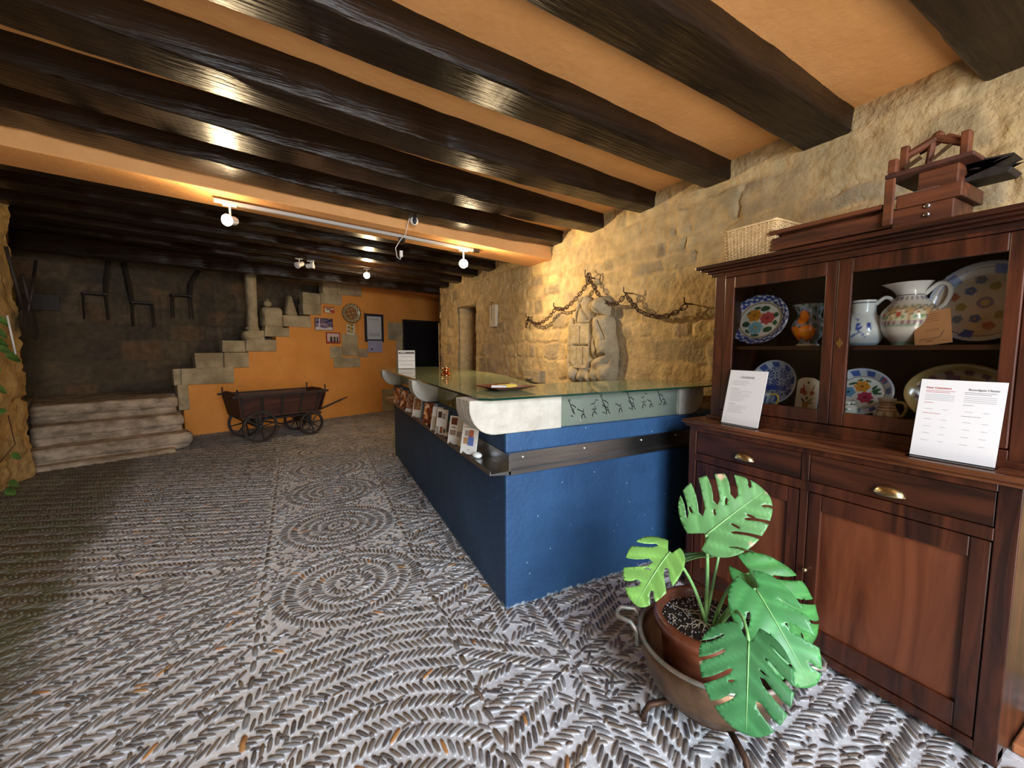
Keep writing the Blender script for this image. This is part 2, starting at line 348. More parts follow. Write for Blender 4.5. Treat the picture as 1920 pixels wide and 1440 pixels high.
def build_floor():
    P = np.array(PB); n = len(P); nr = 8
    t = np.arange(nr) * 2 * PI / nr
    # superelliptic outline
    cx = np.sign(np.cos(t)) * np.abs(np.cos(t)) ** 0.8; cy = np.sign(np.sin(t)) * np.abs(np.sin(t)) ** 0.8
    h = np.random.default_rng(3).uniform(0.006, 0.011, n)
    V = np.zeros((n, 2 * nr + 1, 3))
    for ring, (s, hz) in enumerate(((1.0, -0.004), (0.74, 0.75))):
        lx = cx[None] * P[:, 2:3] / 2 * (1 if ring == 0 else 0.84); ly = cy[None] * P[:, 3:4] / 2 * s
        ca = np.cos(P[:, 4:5]); sa = np.sin(P[:, 4:5])
        V[:, ring * nr:(ring + 1) * nr, 0] = P[:, 0:1] + lx * ca - ly * sa
        V[:, ring * nr:(ring + 1) * nr, 1] = P[:, 1:2] + lx * sa + ly * ca
        V[:, ring * nr:(ring + 1) * nr, 2] = (h[:, None] * hz) if ring else -0.002
    V[:, 2 * nr, 0] = P[:, 0]; V[:, 2 * nr, 1] = P[:, 1]; V[:, 2 * nr, 2] = h
    fs = []
    base = []
    for k in range(nr): base.append((k, (k + 1) % nr, nr + (k + 1) % nr, nr + k))
    tri = [(nr + k, nr + (k + 1) % nr, 2 * nr) for k in range(nr)]
    off = (np.arange(n) * (2 * nr + 1))[:, None, None]
    Q = (off + np.array(base)[None]).reshape(-1, 4).tolist(); T3 = (off + np.array(tri)[None]).reshape(-1, 3).tolist()
    g = np.random.default_rng(9)
    pal = np.array([(0.105, 0.092, 0.088), (0.15, 0.132, 0.125), (0.078, 0.070, 0.072), (0.20, 0.175, 0.16), (0.14, 0.105, 0.08), (0.18, 0.18, 0.185)])
    pc = pal[g.integers(0, len(pal), n)] * g.uniform(.8, 1.2, (n, 1))
    odd = g.random(n) < 0.012; pc[odd] = (0.36, 0.17, 0.055)
    def left_shade(x, y):  # painted shade: floor left of the daylight edge, darkened by colour
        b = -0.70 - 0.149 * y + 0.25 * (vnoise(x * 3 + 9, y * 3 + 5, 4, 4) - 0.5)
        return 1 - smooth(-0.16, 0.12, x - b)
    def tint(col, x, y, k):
        dd = left_shade(x, y)[:, None] * k; shade_olive = np.array((0.060, 0.062, 0.022)); br = np.array((0.080, 0.056, 0.030))  # olive and brown tones of the painted shade
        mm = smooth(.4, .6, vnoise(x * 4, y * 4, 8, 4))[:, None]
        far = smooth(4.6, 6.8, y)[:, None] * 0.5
        c = col * (1 - dd) + (shade_olive * mm + br * (1 - mm)) * dd
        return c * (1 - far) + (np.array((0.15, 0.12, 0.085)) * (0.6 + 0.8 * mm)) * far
    VC = np.repeat(pc[:, None, :], 2 * nr + 1, 1)
    VC[:, :nr] = VC[:, :nr] * 0.08 + np.array((0.63, 0.65, 0.68)) * 0.92      # mortar tone on the rims, painting in their gloss highlights
    X = V[:, :, 0].ravel(); Y = V[:, :, 1].ravel()
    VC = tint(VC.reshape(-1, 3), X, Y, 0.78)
    # mortar grid
    gx = np.linspace(-4.6, 4.2, 260); gy = np.linspace(-1.0, 12.2, 380); GX, GY = np.meshgrid(gx, gy, indexing='ij')
    GZ = (vnoise(GX * 12, GY * 12, 2, 4) - 0.5) * 0.006 - 0.001
    nb = len(V.reshape(-1, 3)); ny = len(gy)
    idx = nb + np.arange(260 * 380).reshape(260, 380)
    G = np.stack([idx[:-1, :-1], idx[1:, :-1], idx[1:, 1:], idx[:-1, 1:]], -1).reshape(-1, 4).tolist()
    mc = np.array((0.60, 0.615, 0.65)) * (0.72 + 0.5 * vnoise(GX * 6, GY * 6, 12, 5).ravel()[:, None])
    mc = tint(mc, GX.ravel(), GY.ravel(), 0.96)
    m = M(); m.v = np.concatenate([V.reshape(-1, 3), np.stack([GX, GY, GZ], -1).reshape(-1, 3)]).tolist(); m.f = Q + T3 + G; m.mi = []
    n0 = len(m.v)
    m.v += [(-4.6, -1, -.2), (4.2, -1, -.2), (4.2, 12.2, -.2), (-4.6, 12.2, -.2)]; m.f += [(n0, n0 + 3, n0 + 2, n0 + 1)]
    cols = np.concatenate([VC, mc, np.full((4, 3), .3)])
    o = obj('floor', m, K['pebble'], cols=cols, smooth=True); tag(o, kind='structure')
build_floor()
# ---- masonry heightfields
def masonry(name, O, U, Vv, Nn, ul, vl, res, seed, bw=(0.22, 0.6), bh=(0.14, 0.30), pal=None, mort=(0.50, 0.42, 0.27), amp=1.0, skip=None, thick=0.30, vtop=None, joint=0.020, smear=0.5):
    g = np.random.default_rng(seed)
    nu = int(ul / res) + 1; nv = int(vl / res) + 1
    u = np.linspace(0, ul, nu); v = np.linspace(0, vl, nv); UU, VV = np.meshgrid(u, v, indexing='ij')
    WU = UU + 0.06 * (vnoise(UU * 5, VV * 5, seed + 1, 3) - .5) * 2; WV = VV + 0.045 * (vnoise(UU * 4 + 7, VV * 4, seed + 2, 3) - .5) * 2
    rows = [-0.1]
    while rows[-1] < vl + .2: rows.append(rows[-1] + g.uniform(*bh))
    rows = np.array(rows); ri = np.clip(np.searchsorted(rows, WV) - 1, 0, len(rows) - 2)
    bid = np.zeros(UU.shape, int); dist = np.zeros(UU.shape); cnt = 0
    cols = []; offs = []; tl = []
    pal = np.array(pal if pal is not None else [(0.44, 0.34, 0.19), (0.50, 0.40, 0.24), (0.38, 0.31, 0.19), (0.47, 0.39, 0.26), (0.52, 0.41, 0.22), (0.33, 0.28, 0.20)])
    for r in range(len(rows) - 1):
        e = [-0.3 + g.uniform(0, .2)]
        while e[-1] < ul + .3: e.append(e[-1] + g.uniform(*bw) * (1.15 if g.random() < .2 else .9))
        e = np.array(e); msk = ri == r
        if not msk.any(): continue
        ub = WU[msk]; bi = np.clip(np.searchsorted(e, ub) - 1, 0, len(e) - 2)
        dd = np.minimum(np.minimum(ub - e[bi], e[bi + 1] - ub), np.minimum(WV[msk] - rows[r], rows[r + 1] - WV[msk]))
        dist[msk] = dd; bid[msk] = cnt + bi
        nb = len(e); cols += list(pal[g.integers(0, len(pal), nb)] * g.uniform(.85, 1.15, (nb, 1))); offs += list(g.uniform(-.012, .016, nb)); tl += list(g.uniform(-.05, .05, (nb, 2))); cnt += nb
    cols = np.array(cols); offs = np.array(offs)
    jn = joint * (0.5 + vnoise(UU * 9, VV * 9, seed + 5, 3))
    k = smooth(0.0, 1.0, dist / (jn * 1.4 + 0.004))
    sm = smooth(.45, .62, vnoise(UU * 2.2, VV * 2.2, seed + 9, 4)) * smear      # plaster smeared over the stones
    kk = k * (1 - sm)
    H = kk * (0.012 + offs[bid]) + (vnoise(UU * 14, VV * 14, seed + 3, 5) - .5) * 0.020 + (vnoise(UU * 3, VV * 3, seed + 4, 3) - .5) * 0.045 + kk * (np.abs(vnoise(UU * 7, VV * 9, seed + 6, 4) - .5)) * 0.03
    H = H * amp * 0.75
    cc = cols[bid] * (0.80 + 0.4 * vnoise(UU * 16, VV * 16, seed + 7, 4))[..., None]
    C = cc * kk[..., None] + np.array(mort) * (1 - kk[..., None]) * (0.80 + 0.4 * vnoise(UU * 8, VV * 8, seed + 8, 4))[..., None]
    deep = smooth(0.65, 0.8, vnoise(UU * 6, VV * 6, seed + 11, 3)) * (1 - k); H -= deep * .02 * amp
    O = np.array(O, float); U = np.array(U, float); Vv = np.array(Vv, float); Nn = np.array(Nn, float)
    VT = VV.copy()
    if vtop is not None:                                        # top follows a sloping or stepped line
        lim = np.array([vtop(a) for a in u])[:, None]; VT = np.minimum(VT, lim)
    P = O + UU[..., None] * U + VT[..., None] * Vv + H[..., None] * Nn
    idx = np.arange(nu * nv).reshape(nu, nv)
    keep = np.ones((nu - 1, nv - 1), bool)
    if skip:
        cu = (u[:-1] + u[1:]) / 2; cv = (v[:-1] + v[1:]) / 2
        for a0, a1, b0, b1 in skip: keep &= ~(((cu > a0) & (cu < a1))[:, None] & ((cv > b0) & (cv < b1))[None])
    if vtop is not None: keep &= (VT[:-1, 1:] > VT[:-1, :-1] + 1e-6) | (VT[1:, 1:] > VT[1:, :-1] + 1e-6)
    q = np.stack([idx[:-1, :-1], idx[1:, :-1], idx[1:, 1:], idx[:-1, 1:]], -1)[keep]
    m = M(); m.v = P.reshape(-1, 3).tolist(); m.f = q.tolist()
    CC = C.reshape(-1, 3)
    # body behind the face
    def bx(a0, a1, b0, b1):
        n0 = len(m.v)
        for d in (-0.03, -thick):
            for a, b in ((a0, b0), (a1, b0), (a1, b1), (a0, b1)): m.v.append(tuple(O + U * a + Vv * b + Nn * d))
        m.f.extend([(n0, n0 + 1, n0 + 2, n0 + 3), (n0 + 4, n0 + 7, n0 + 6, n0 + 5)] + [(n0 + i, n0 + 4 + i, n0 + 4 + (i + 1) % 4, n0 + (i + 1) % 4) for i in range(4)])
    if skip:
        a0, a1, b0, b1 = skip[0]; bx(0, a0, 0, vl); bx(a1, ul, 0, vl)
        if b1 < vl: bx(a0, a1, b1, vl)
    elif vtop is None: bx(0, ul, 0, vl)
    CC = np.concatenate([CC, np.tile(np.array(mort), (len(m.v) - len(CC), 1))])
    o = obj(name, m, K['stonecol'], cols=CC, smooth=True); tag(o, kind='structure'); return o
# right wall runs towards +y; opening to a back room between y 6.45 and 7.25
masonry('wall_right', (2.8, 8.3, -0.02), (0, -1, 0), (0, 0, 1), (-1, 0, 0), 9.3, 2.95, 0.0145, 11, bw=(.16, .5), bh=(.10, .26), smear=.75, mort=(0.51, 0.375, 0.20), pal=[(0.47, 0.35, 0.185), (0.53, 0.41, 0.225), (0.41, 0.32, 0.18), (0.50, 0.38, 0.21), (0.55, 0.41, 0.20), (0.35, 0.28, 0.18)], skip=[(1.03, 1.84, -0.1, 2.24)], thick=0.5)
m = M(); m.box(3.15, 3.2, 6.40, 7.35, 0, 2.25)
o = obj('door_1', m, K['doorw']); tag(o, kind='structure')
for yy in (6.62, 6.80, 6.98):
    q = M(); q.box(3.135, 3.155, yy, yy + .012, 0.02, 2.22); obj('door_batten', q, K['wblack'], o)
# angled stretch to the corner with the back wall
A0 = Vector((3.52, 10.5, -0.02)); A1 = Vector((2.8, 8.28, -0.02)); ad = (A1 - A0); al = ad.length; ad.normalize()
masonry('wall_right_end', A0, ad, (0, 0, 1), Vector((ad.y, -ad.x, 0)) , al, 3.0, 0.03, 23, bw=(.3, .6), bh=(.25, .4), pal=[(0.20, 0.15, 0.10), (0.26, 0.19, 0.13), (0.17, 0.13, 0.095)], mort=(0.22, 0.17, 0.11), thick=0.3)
# left wall
LP = [(0.40, 0.25, 0.085), (0.46, 0.29, 0.10), (0.34, 0.21, 0.08), (0.42, 0.29, 0.12)]
masonry('wall_left', (-2.65, -1.0, -0.02), (0, 1, 0), (0, 0, 1), (1, 0, 0), 7.7, 3.25, 0.03, 31, bw=(.3, .7), bh=(.2, .45), pal=LP, mort=(0.44, 0.29, 0.11), amp=2.0, smear=.9, thick=.3)
LA = Vector(BW(-1.83, -0.02, 1.25)); ld = (Vector(BW(-1.83, 0, -1.35)) - Vector(BW(-1.83, 0, 1.25))).normalized()
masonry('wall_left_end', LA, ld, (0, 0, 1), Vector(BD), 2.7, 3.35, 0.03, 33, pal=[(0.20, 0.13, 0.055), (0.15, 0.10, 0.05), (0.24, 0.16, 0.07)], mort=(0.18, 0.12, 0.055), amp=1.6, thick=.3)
# dark wall behind the stairs
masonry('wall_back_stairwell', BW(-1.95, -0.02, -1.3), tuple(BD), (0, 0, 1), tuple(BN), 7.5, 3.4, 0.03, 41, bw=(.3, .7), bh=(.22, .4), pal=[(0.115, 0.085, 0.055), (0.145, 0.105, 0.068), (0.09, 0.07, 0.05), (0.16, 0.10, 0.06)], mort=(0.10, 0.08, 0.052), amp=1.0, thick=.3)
# orange stair wall: stepped outline
prof = [(-0.10, -0.02), (-0.10, 0.86), (0.64, 0.86), (0.64, 1.125), (0.885, 1.125), (0.885, 1.41), (1.36, 1.41), (1.36, 1.69), (1.60, 1.69), (1.60, 1.89), (2.015, 1.89), (2.015, 2.145), (2.235, 2.145), (2.235, 2.38), (2.675, 2.38), (2.675, 2.60), (3.13, 2.60), (3.13, 3.3), (5.42, 3.3), (5.42, 2.15), (4.19, 2.15), (4.19, -0.02)]
m = M(); m.prism(prof, lambda a, b, d: BW(a, b, d), 0.0, -0.22)
m.prism([(4.16, -0.02), (4.16, 2.18), (5.5, 2.18), (5.5, -0.02)], lambda a, b, d: BW(a, b, d), -0.20, -0.24)
o = obj('wall_back', m, K['orange_wall']); tag(o, kind='structure')
# black doorway panel
m = M(); m.prism([(4.19, 0), (4.19, 2.14), (5.30, 2.14), (5.30, 0)], lambda a, b, d: BW(a, b, d), -0.04, -0.10)
o = obj('door_2', m, K['black']); tag(o, kind='structure')
m = M(); m.prism([(4.17, 0), (4.17, 2.17), (5.33, 2.17), (5.33, 2.13), (4.21, 2.13), (4.21, 0)], lambda a, b, d: BW(a, b, d), 0.02, -0.05); obj('door_frame', m, K['wblack'], o)
# stair edge stones, jambs and exposed stones, flush in the plaster
def block(m, s0, s1, z0, z1, o0=0.018, o1=-0.20, jit=0.008):
    P = [(s0 + R.uniform(-jit, jit), z0 + R.uniform(-jit, jit)), (s1 + R.uniform(-jit, jit), z0 + R.uniform(-jit, jit)), (s1 + R.uniform(-jit, jit), z1 + R.uniform(-jit, jit)), (s0 + R.uniform(-jit, jit), z1 + R.uniform(-jit, jit))]
    m.prism(P, lambda a, b, d: BW(a, b, d), o0, o1)
m = M()
for s0, s1, z0, z1 in ((-.16, -.02, .45, .88), (-.10, .64, .86, 1.14), (.50, .885, 1.125, 1.40), (.85, 1.36, 1.41, 1.62), (1.17, 1.60, 1.69, 1.86), (1.50, 2.015, 1.89, 2.11), (2.235, 2.675, 2.38, 2.60), (2.60, 3.13, 2.60, 2.87), (1.87, 2.235, 2.145, 2.36)):
    block(m, s0, s1, z0, z1)
for s0, s1, z0, z1 in ((-.2, .12, .86, 1.13), (.1, .50, 1.125, 1.39), (.5, .86, 1.40, 1.60), (.9, 1.18, 1.60, 1.80), (1.2, 1.5, 1.80, 2.08), (1.9, 2.24, 2.15, 2.58), (2.3, 2.6, 2.5, 2.84)): block(m, s0, s1, z0, z1, -0.02, -0.2)
o = obj('trim_1', m, K['blockstone'], bev=0.008); tag(o, kind='structure')
m = M()
for r in ((3.76, 4.17, 1.67, 2.08), (3.97, 4.17, .95, 1.66), (3.93, 4.17, .52, .94), (3.58, 4.17, -.02, .51), (2.66, 3.01, 1.30, 1.78), (2.38, 2.65, 1.27, 1.51), (2.45, 3.05, 1.06, 1.27), (3.02, 3.25, 1.28, 1.46)): block(m, *r)
o = obj('trim_2', m, K['blockstone'], bev=0.008); tag(o, kind='structure')
# ---- rear wall with the entrance opening behind the camera
m = M()
m.box(-2.7, -0.60, -1.25, -1.0, -.02, 3.3); m.box(1.9, 3.3, -1.25, -1.0, -.02, 3.3); m.box(-.60, 1.9, -1.25, -1.0, 2.7, 3.3)
o = obj('wall_rear', m, K['blockstone']); tag(o, kind='structure')
# ---- ceiling
m = M()
m.add([(-4.8, -1.25, zc(-4.8, 2.78)), (4.3, -1.25, zc(4.3, 2.78)), (4.3, 12.6, zc(4.3, 2.78)), (-4.8, 12.6, zc(-4.8, 2.78)),
       (-4.8, -1.25, zc(-4.8, 3.0)), (4.3, -1.25, zc(4.3, 3.0)), (4.3, 12.6, zc(4.3, 3.0)), (-4.8, 12.6, zc(-4.8, 3.0))],
      [(0, 3, 2, 1), (4, 5, 6, 7), (0, 1, 5, 4), (1, 2, 6, 5), (2, 3, 7, 6), (3, 0, 4, 7)])
o = obj('ceiling', m, K['orange']); tag(o, kind='structure')
def beam(y0, y1, x0, x1, seed, zb=2.65, zt=2.86, skew=0.0, drop=0.0, sag=0.0, wide=0.0):
    m = M(); n = int((x1 - x0) / 0.035); r = 0.018
    sec = []
    for cx, cz, a in ((y1 - r, zb + r, -90), (y1, zt, 0), (y0, zt, 0), (y0 + r, zb + r, 180)):
        if a == 0: sec.append((cx, cz))
        else:
            for k in range(4):
                t = math.radians((-90 + 30 * k) if a == -90 else (180 + 30 * k)); sec.append((cx + r * math.cos(t), cz + r * math.sin(t)))
    sec = sec[:]; ns = len(sec)
    xs = np.linspace(x0, x1, n + 1); g1 = vnoise(xs * 2.2 + seed, xs * 0 + seed * .37, seed, 4)
    for i, x in enumerate(xs):
        for j, (y, z) in enumerate(sec):
            e = (float(vnoise(np.array([x * 5.0]), np.array([j * 1.7 + seed]), seed + 3, 3)[0]) - .5) * 0.020
            s = (g1[i] - .5) * 0.030
            up = TILT * (2.8 - x)
            if z < zt - .01: up -= sag * max(0.0, 1 - ((x - .65) / 2.15) ** 2)
            m.v.append((x, y - (wide * (2.8 - x) if y < (y0 + y1) / 2 else 0) + s + e * (1 if y > (y0 + y1) / 2 else -1), z + up + (e * 0.9 if z < zt - .01 else 0) + drop * (2.8 - x)))
    for i in range(n):
        for j in range(ns): m.f.append((i * ns + j, i * ns + (j + 1) % ns, (i + 1) * ns + (j + 1) % ns, (i + 1) * ns + j))
    m.f += [tuple(range(ns)), tuple(n * ns + j for j in range(ns - 1, -1, -1))]
    return m
BL = [(0.46, 0.735, 'dark ceiling beam at the top right corner of the photo, nearest of all'), (1.21, 1.47, 'dark ceiling beam ending above the old wooden device, second nearest'),
      (1.94, 2.145, 'dark ceiling beam ending above the wicker basket, third nearest'), (2.61, 2.79, 'dark ceiling beam fourth from the front, ending just left of the one above the basket'),
      (3.26, 3.475, 'dark ceiling beam two before the orange plastered soffit'), (3.95, 4.165, 'dark ceiling beam directly in front of the orange plastered soffit, holding the camera'),
      (4.98, 5.25, 'dark ceiling beam directly behind the spotlight track'), (5.68, 5.92, 'second dark beam behind the spotlight track'), (6.36, 6.60, 'third dark beam behind the spotlight track'),
      (7.04, 7.28, 'fourth dark beam behind the track, carrying the white double spot'), (7.72, 7.96, 'dark beam next to last before the stairs')]
for i, (a, b, lab) in enumerate(BL):
    far = a > 6.2
    o = obj('ceiling_beam', beam(a, b, -4.2 if far else -2.72, 3.35 if a > 7.5 else 2.84, 3 + i, sag=(0, 0, .015, .065, .065, .05, .02, 0, 0, 0, 0)[i], wide=(0, .005, .017, .03, .03, .036, .02, .01, 0, 0, 0)[i]), K['beam'], smooth=True)
    tag(o, lab, 'beam', 'dark wooden ceiling beams')
o = obj('ceiling_beam', beam(8.30, 8.56, -4.2, 3.1, 40, zb=2.60, zt=2.9, drop=-0.028), K['beam'], smooth=True)
tag(o, 'last dark ceiling beam, crossing right above the stairs and the orange back wall', 'beam', 'dark wooden ceiling beams')
# plastered soffit
def tbox(m, x0, x1, y0, y1, z0, z1):
    m.add([(x, y, z + .071 * (2.8 - x)) for z in (z0, z1) for y in (y0, y1) for x in (x0, x1)], [(0, 2, 3, 1), (4, 5, 7, 6), (0, 1, 5, 4), (1, 3, 7, 5), (3, 2, 6, 7), (2, 0, 4, 6)])
m = M(); tbox(m, -2.7, 2.84, 4.19, 4.665, 2.505, 2.82)
o = obj('trim_3', m, K['orange'], bev=0.01); tag(o, kind='structure')
# ================================================================== RECEPTION COUNTER
CD = math.atan2(0.0636, 0.998)          # left leg leans this much off the y axis
def CL(a, b, z=0.0):                    # a: inward from the left face, b: along the left leg
    return (1.01 + a * math.cos(CD) + b * math.sin(CD), 1.94 - a * math.sin(CD) + b * math.cos(CD), z)
t = thing('reception_counter', 'L-shaped blue reception counter with white stone brackets and green glass top', 'counter', (1.01, 1.94, 0))
def W2L(m):    # world -> local of the empty
    for i, p in enumerate(m.v): m.v[i] = (p[0] - 1.01, p[1] - 1.94, p[2])
    return m
m = M()
poly = [CL(0, 0)[:2], (2.76, 1.925), (2.76, 2.16), (1.30, 2.175), CL(0.24, 3.78)[:2], CL(0, 3.78)[:2]]
def pz(a, b, d): return (a, b, d)
def subdiv_wall(m, poly, z0, z1): m.prism(poly, pz, z0, z1)
subdiv_wall(m, poly, -0.01, 1.0)
obj('body', W2L(m), K['blue'], t, bev=0.012)
m = M()
m.prism([(1.27, 2.15), (2.75, 2.14), (2.75, 2.52), (1.66, 2.55), CL(0.62, 3.7)[:2], CL(0.22, 3.7)[:2]], pz, 0.93, 0.955)
obj('desk_shelf', W2L(m), K['wdark'], t)
# stone brackets
def bracket(length, r, thick, fn, h0=0.999, h1=1.188, both=False):
    P = [(0, h1)]
    for k in range(9):
        a = PI + (PI / 2) * k / 8
        P.append((r + r * math.cos(a), h0 + r + r * math.sin(a)))
    if both:
        for k in range(9):
            a = 1.5 * PI + (PI / 2) * k / 8
            P.append((length - r + r * math.cos(a), h0 + r + r * math.sin(a)))
    else: P.append((length, h0))
    P.append((length, h1))
    m = M(); m.prism(P, fn, 0, thick); return m
def tessel(o): return o
obj('stone_bracket', W2L(bracket(0.57, 0.15, 0.20, lambda a, b, d: (0.80 + a, 1.935 + d, b))), K['lime'], t, bev=0.006)
m = bracket(0.24, 0.13, 0.20, lambda a, b, d: (2.60 - a, 1.935 + d, b)); obj('stone_bracket', W2L(m), K['lime'], t, bev=0.006)
for b0 in (1.50, 3.36):
    m = bracket(0.42, 0.15, 0.16, lambda a, b, d: CL(-0.20 + a, b0 + d, b)); obj('stone_bracket', W2L(m), K['lime'], t, bev=0.006)
# vertical glass
m = M(); m.box(1.372, 2.358, 1.962, 1.970, 1.0, 1.188); fg = obj('front_glass_panel', W2L(m), K['gfront'], t)
for b0, b1 in ((0.24, 1.495), (1.665, 3.355), (3.525, 3.76)):
    m = M(); m.prism([CL(0.02, b0)[:2], CL(0.026, b0)[:2], CL(0.026, b1)[:2], CL(0.02, b1)[:2]], pz, 1.0, 1.188); obj('side_glass_panel', W2L(m), K['gside'], t)
# painted running figures on the front glass
def stick(m, ox, oz, s, lines, thick=0.0022):
    for ln in lines:
        m.tube([(ox + a * s, 1.960, oz + b * s) for a, b in ln], thick, 5)
fig_a = [[(-.9, 2.4), (-.6, 2.0), (-.5, 1.7), (0, 1.6), (.5, 1.2)], [(-.7, 2.5), (-.55, 2.3)], [(-.5, 1.6), (-.1, 1.0), (0.05, .7)], [(.1, 1.1), (-.05, .7), (.25, .3)], [(-.2, .9), (.2, .5)], [(-.4, .1), (.0, .0)]]
fig_b = [[(-.8, 1.0), (-.2, .7), (.05, .6)], [(-.85, 1.1), (-.8, .85)], [(.05, 1.0), (.05, .4)], [(.05, .4), (-.2, .2), (-.2, -.25)], [(.05, .4), (.25, 0), (.4, -.15)], [(-.15, .3), (.15, .35)]]
fig_c = [[(-.6, 1.5), (0, 1.6), (.2, 2.1), (.6, 2.0)], [(.1, 1.3), (.1, .3)], [(.1, .6), (-.25, .3), (-.3, -.2)], [(.1, .5), (.4, .1)], [(-.4, .8), (.3, .85)]]
for ox, oz, s, fg_ in ((1.47, 1.055, .035, fig_a), (1.545, 1.045, .042, fig_b), (1.63, 1.05, .038, fig_c), (1.715, 1.058, .040, fig_a), (1.735, 1.058, .042, fig_b), (1.84, 1.062, .040, fig_b), (1.93, 1.070, .038, fig_a), (1.95, 1.070, .042, fig_b), (2.045, 1.072, .036, fig_c), (2.11, 1.075, .038, fig_b), (2.20, 1.08, .035, fig_a), (2.24, 1.08, .035, fig_b)):
    m = M(); stick(m, ox, oz, s * 1.18, fg_, .0026); obj('painted_figure', W2L(m), K['black'], fg)
# glass top
m = M()
tp = [(0.90, 1.878), (2.70, 1.86), (2.72, 2.50), (1.555, 2.545), CL(0.72, 1.7)[:2], CL(0.80, 3.92)[:2], CL(-0.17, 3.92)[:2], (0.848, 1.93)]
m.prism(tp, pz, 1.189, 1.2005)
me_ = obj('glass_top', W2L(m), [K['gtop'], K['gedge']], t)
for p in me_.data.polygons: p.material_index = 0 if abs(p.normal.z) > .5 else 1
# steel channel: front and left
m = M()
m.box(1.008, 2.62, 1.915, 1.938, .80, .895); m.box(1.0, 2.62, 1.885, 1.918, .786, .806)
m.prism([(1.012, .895), (1.0, .895), (1.0, .81), (.898, .806), (.892, .826), (.888, .80), (1.012, .788)], lambda a, b, d: (a + (d - 1.9) * .0636, d, b), 1.885, 5.70)
obj('steel_ledge', W2L(m), K['steel'], t)
for x in (1.10, 1.52, 1.98, 2.30):
    m = M(); m.ball((x, 1.913, .868), .005, 8, 6); obj('screw', W2L(m), K['white'], t, smooth=True)
# ------------------------------------------------------------------ brochures on the ledge
def cards_col(fn, na, nb):
    c = np.zeros((na * nb, 3))
    for i in range(na):
        for j in range(nb): c[i * nb + j] = fn((i + .5) / na, (j + .5) / nb)
    return c
def panelmesh(w_, h_, th, fn, na=24, nb=32):
    """flat leaflet standing in local x (width), z (height); front towards -y, coloured by fn(u,v)"""
    m = M(); cols = []
    for i in range(na):
        for j in range(nb):
            x0 = -w_ / 2 + w_ * i / na; x1 = x0 + w_ / na; z0 = h_ * j / nb; z1 = z0 + h_ / nb
            m.add([(x0, 0, z0), (x1, 0, z0), (x1, 0, z1), (x0, 0, z1)], [(0, 1, 2, 3)]); cols += [fn((i + .5) / na, (j + .5) / nb)] * 4
    m.box(-w_ / 2, w_ / 2, 0.0004, th, 0, h_); cols += [(.75, .75, .73)] * 8
    return m, np.array(cols)
def rects(bg, rs):
    def f(u, v):
        c = bg
        for (a0, a1, b0, b1, col) in rs:
            if a0 <= u <= a1 and b0 <= v <= b1: c = col
        return c
    return f
def photoish(seed, pal):
    def f(u, v):
        n = float(vnoise(np.array([u * 5.0 + seed]), np.array([v * 6.0]), seed, 3)[0])
        return pal[int(np.clip((n - .25) * 2 * len(pal), 0, len(pal) - 1))]
    return f
WH = (.72, .70, .66); DK = (.05, .03, .03); BRN = (.25, .08, .03); ORG = (.45, .16, .05); GRY = (.32, .29, .26); BLU = (.10, .16, .42); TAN = (.42, .25, .13)
warm = [(.10, .025, .015), (.28, .06, .02), (.45, .15, .05), (.62, .32, .16), (.70, .55, .42)]
def mixp(f1, box):
    def f(u, v):
        return f1(u, v) if box[0] <= u <= box[1] and box[2] <= v <= box[3] else WH
    return f
BR = [(4.93, photoish(3, warm), .10, 'red and tan brochure at the far end of the steel ledge', .024),
      (4.50, photoish(5, warm), .115, 'thick orange brochure stack second from the far end of the ledge', .055),
      (4.16, mixp(photoish(7, [TAN, BRN, GRY]), (0, 1, .2, 1)), .115, 'brown-topped white brochure third from the far end of the ledge', .035),
      (3.82, mixp(photoish(9, [TAN, BRN, (.3, .2, .1)]), (.1, .9, .38, .95)), .115, 'white brochure with brown picture, fourth from the far end, beside the gap', .035),
      (3.37, photoish(12, warm), .115, 'dark red glossy brochure stack between the gap and the white cards', .06),
      (3.10, rects(WH, [(.1, .8, .1, .6, (.45, .38, .28))]), .11, 'white leaflet with beige square partly behind the four-picture card', .012),
      (2.95, rects(WH, [(.1, .45, .66, .9, DK), (.52, .8, .62, .85, GRY), (.05, .3, .05, .3, GRY), (.4, .65, .05, .3, BRN), (.75, .9, .08, .25, DK)]), .11, 'white card with small dark pictures, third card from the near corner', .006),
      (2.60, rects(WH, [(.12, .6, .68, .94, (.14, .03, .02)), (.15, .5, .56, .62, GRY), (.1, .55, .3, .5, (.28, .2, .15)), (.62, .95, .28, .46, GRY)]), .12, 'white card with dark red square, second card from the near corner', .006),
      (2.31, rects(WH, [(.15, .45, .55, .75, GRY), (.45, .75, .55, .78, (.38, .12, .06)), (.12, .42, .32, .54, TAN), (.42, .78, .28, .56, BLU), (.1, .9, .84, .87, GRY), (.45, .6, .12, .16, GRY)]), .125, 'white card with four-colour picture, nearest card to the counter corner', .006)]
for (b_, fn, wd, lab, th) in BR:
    m, cc = panelmesh(wd, 0.19, th, fn)
    x_ = 0.915 + 0.0636 * (b_ - 1.94)
    o = obj('brochure', m, K['print'], cols=cc, loc=(x_, b_, 0.812)); o.rotation_euler = (math.radians(-11), 0, math.radians(-64))
    tag(o, lab, 'brochure', 'brochures on the steel ledge')
for y_, lab in ((2.86, 'white paperweight stone beside the card with small dark pictures'), (2.50, 'white paperweight stone beside the dark red square card'), (2.22, 'white paperweight stone nearest the counter corner')):
    m = M(); m.ball((0, 0, .018), .034, 14, 8, sc=(.8, 1.2, .52)); o = obj('paperweight_stone', m, K['white'], smooth=True, loc=(0.945 + .0636 * (y_ - 1.94), y_ , .806)); tag(o, lab, 'stone', 'white stones on the steel ledge')
# ------------------------------------------------------------------ on the glass top
GZ = 1.201
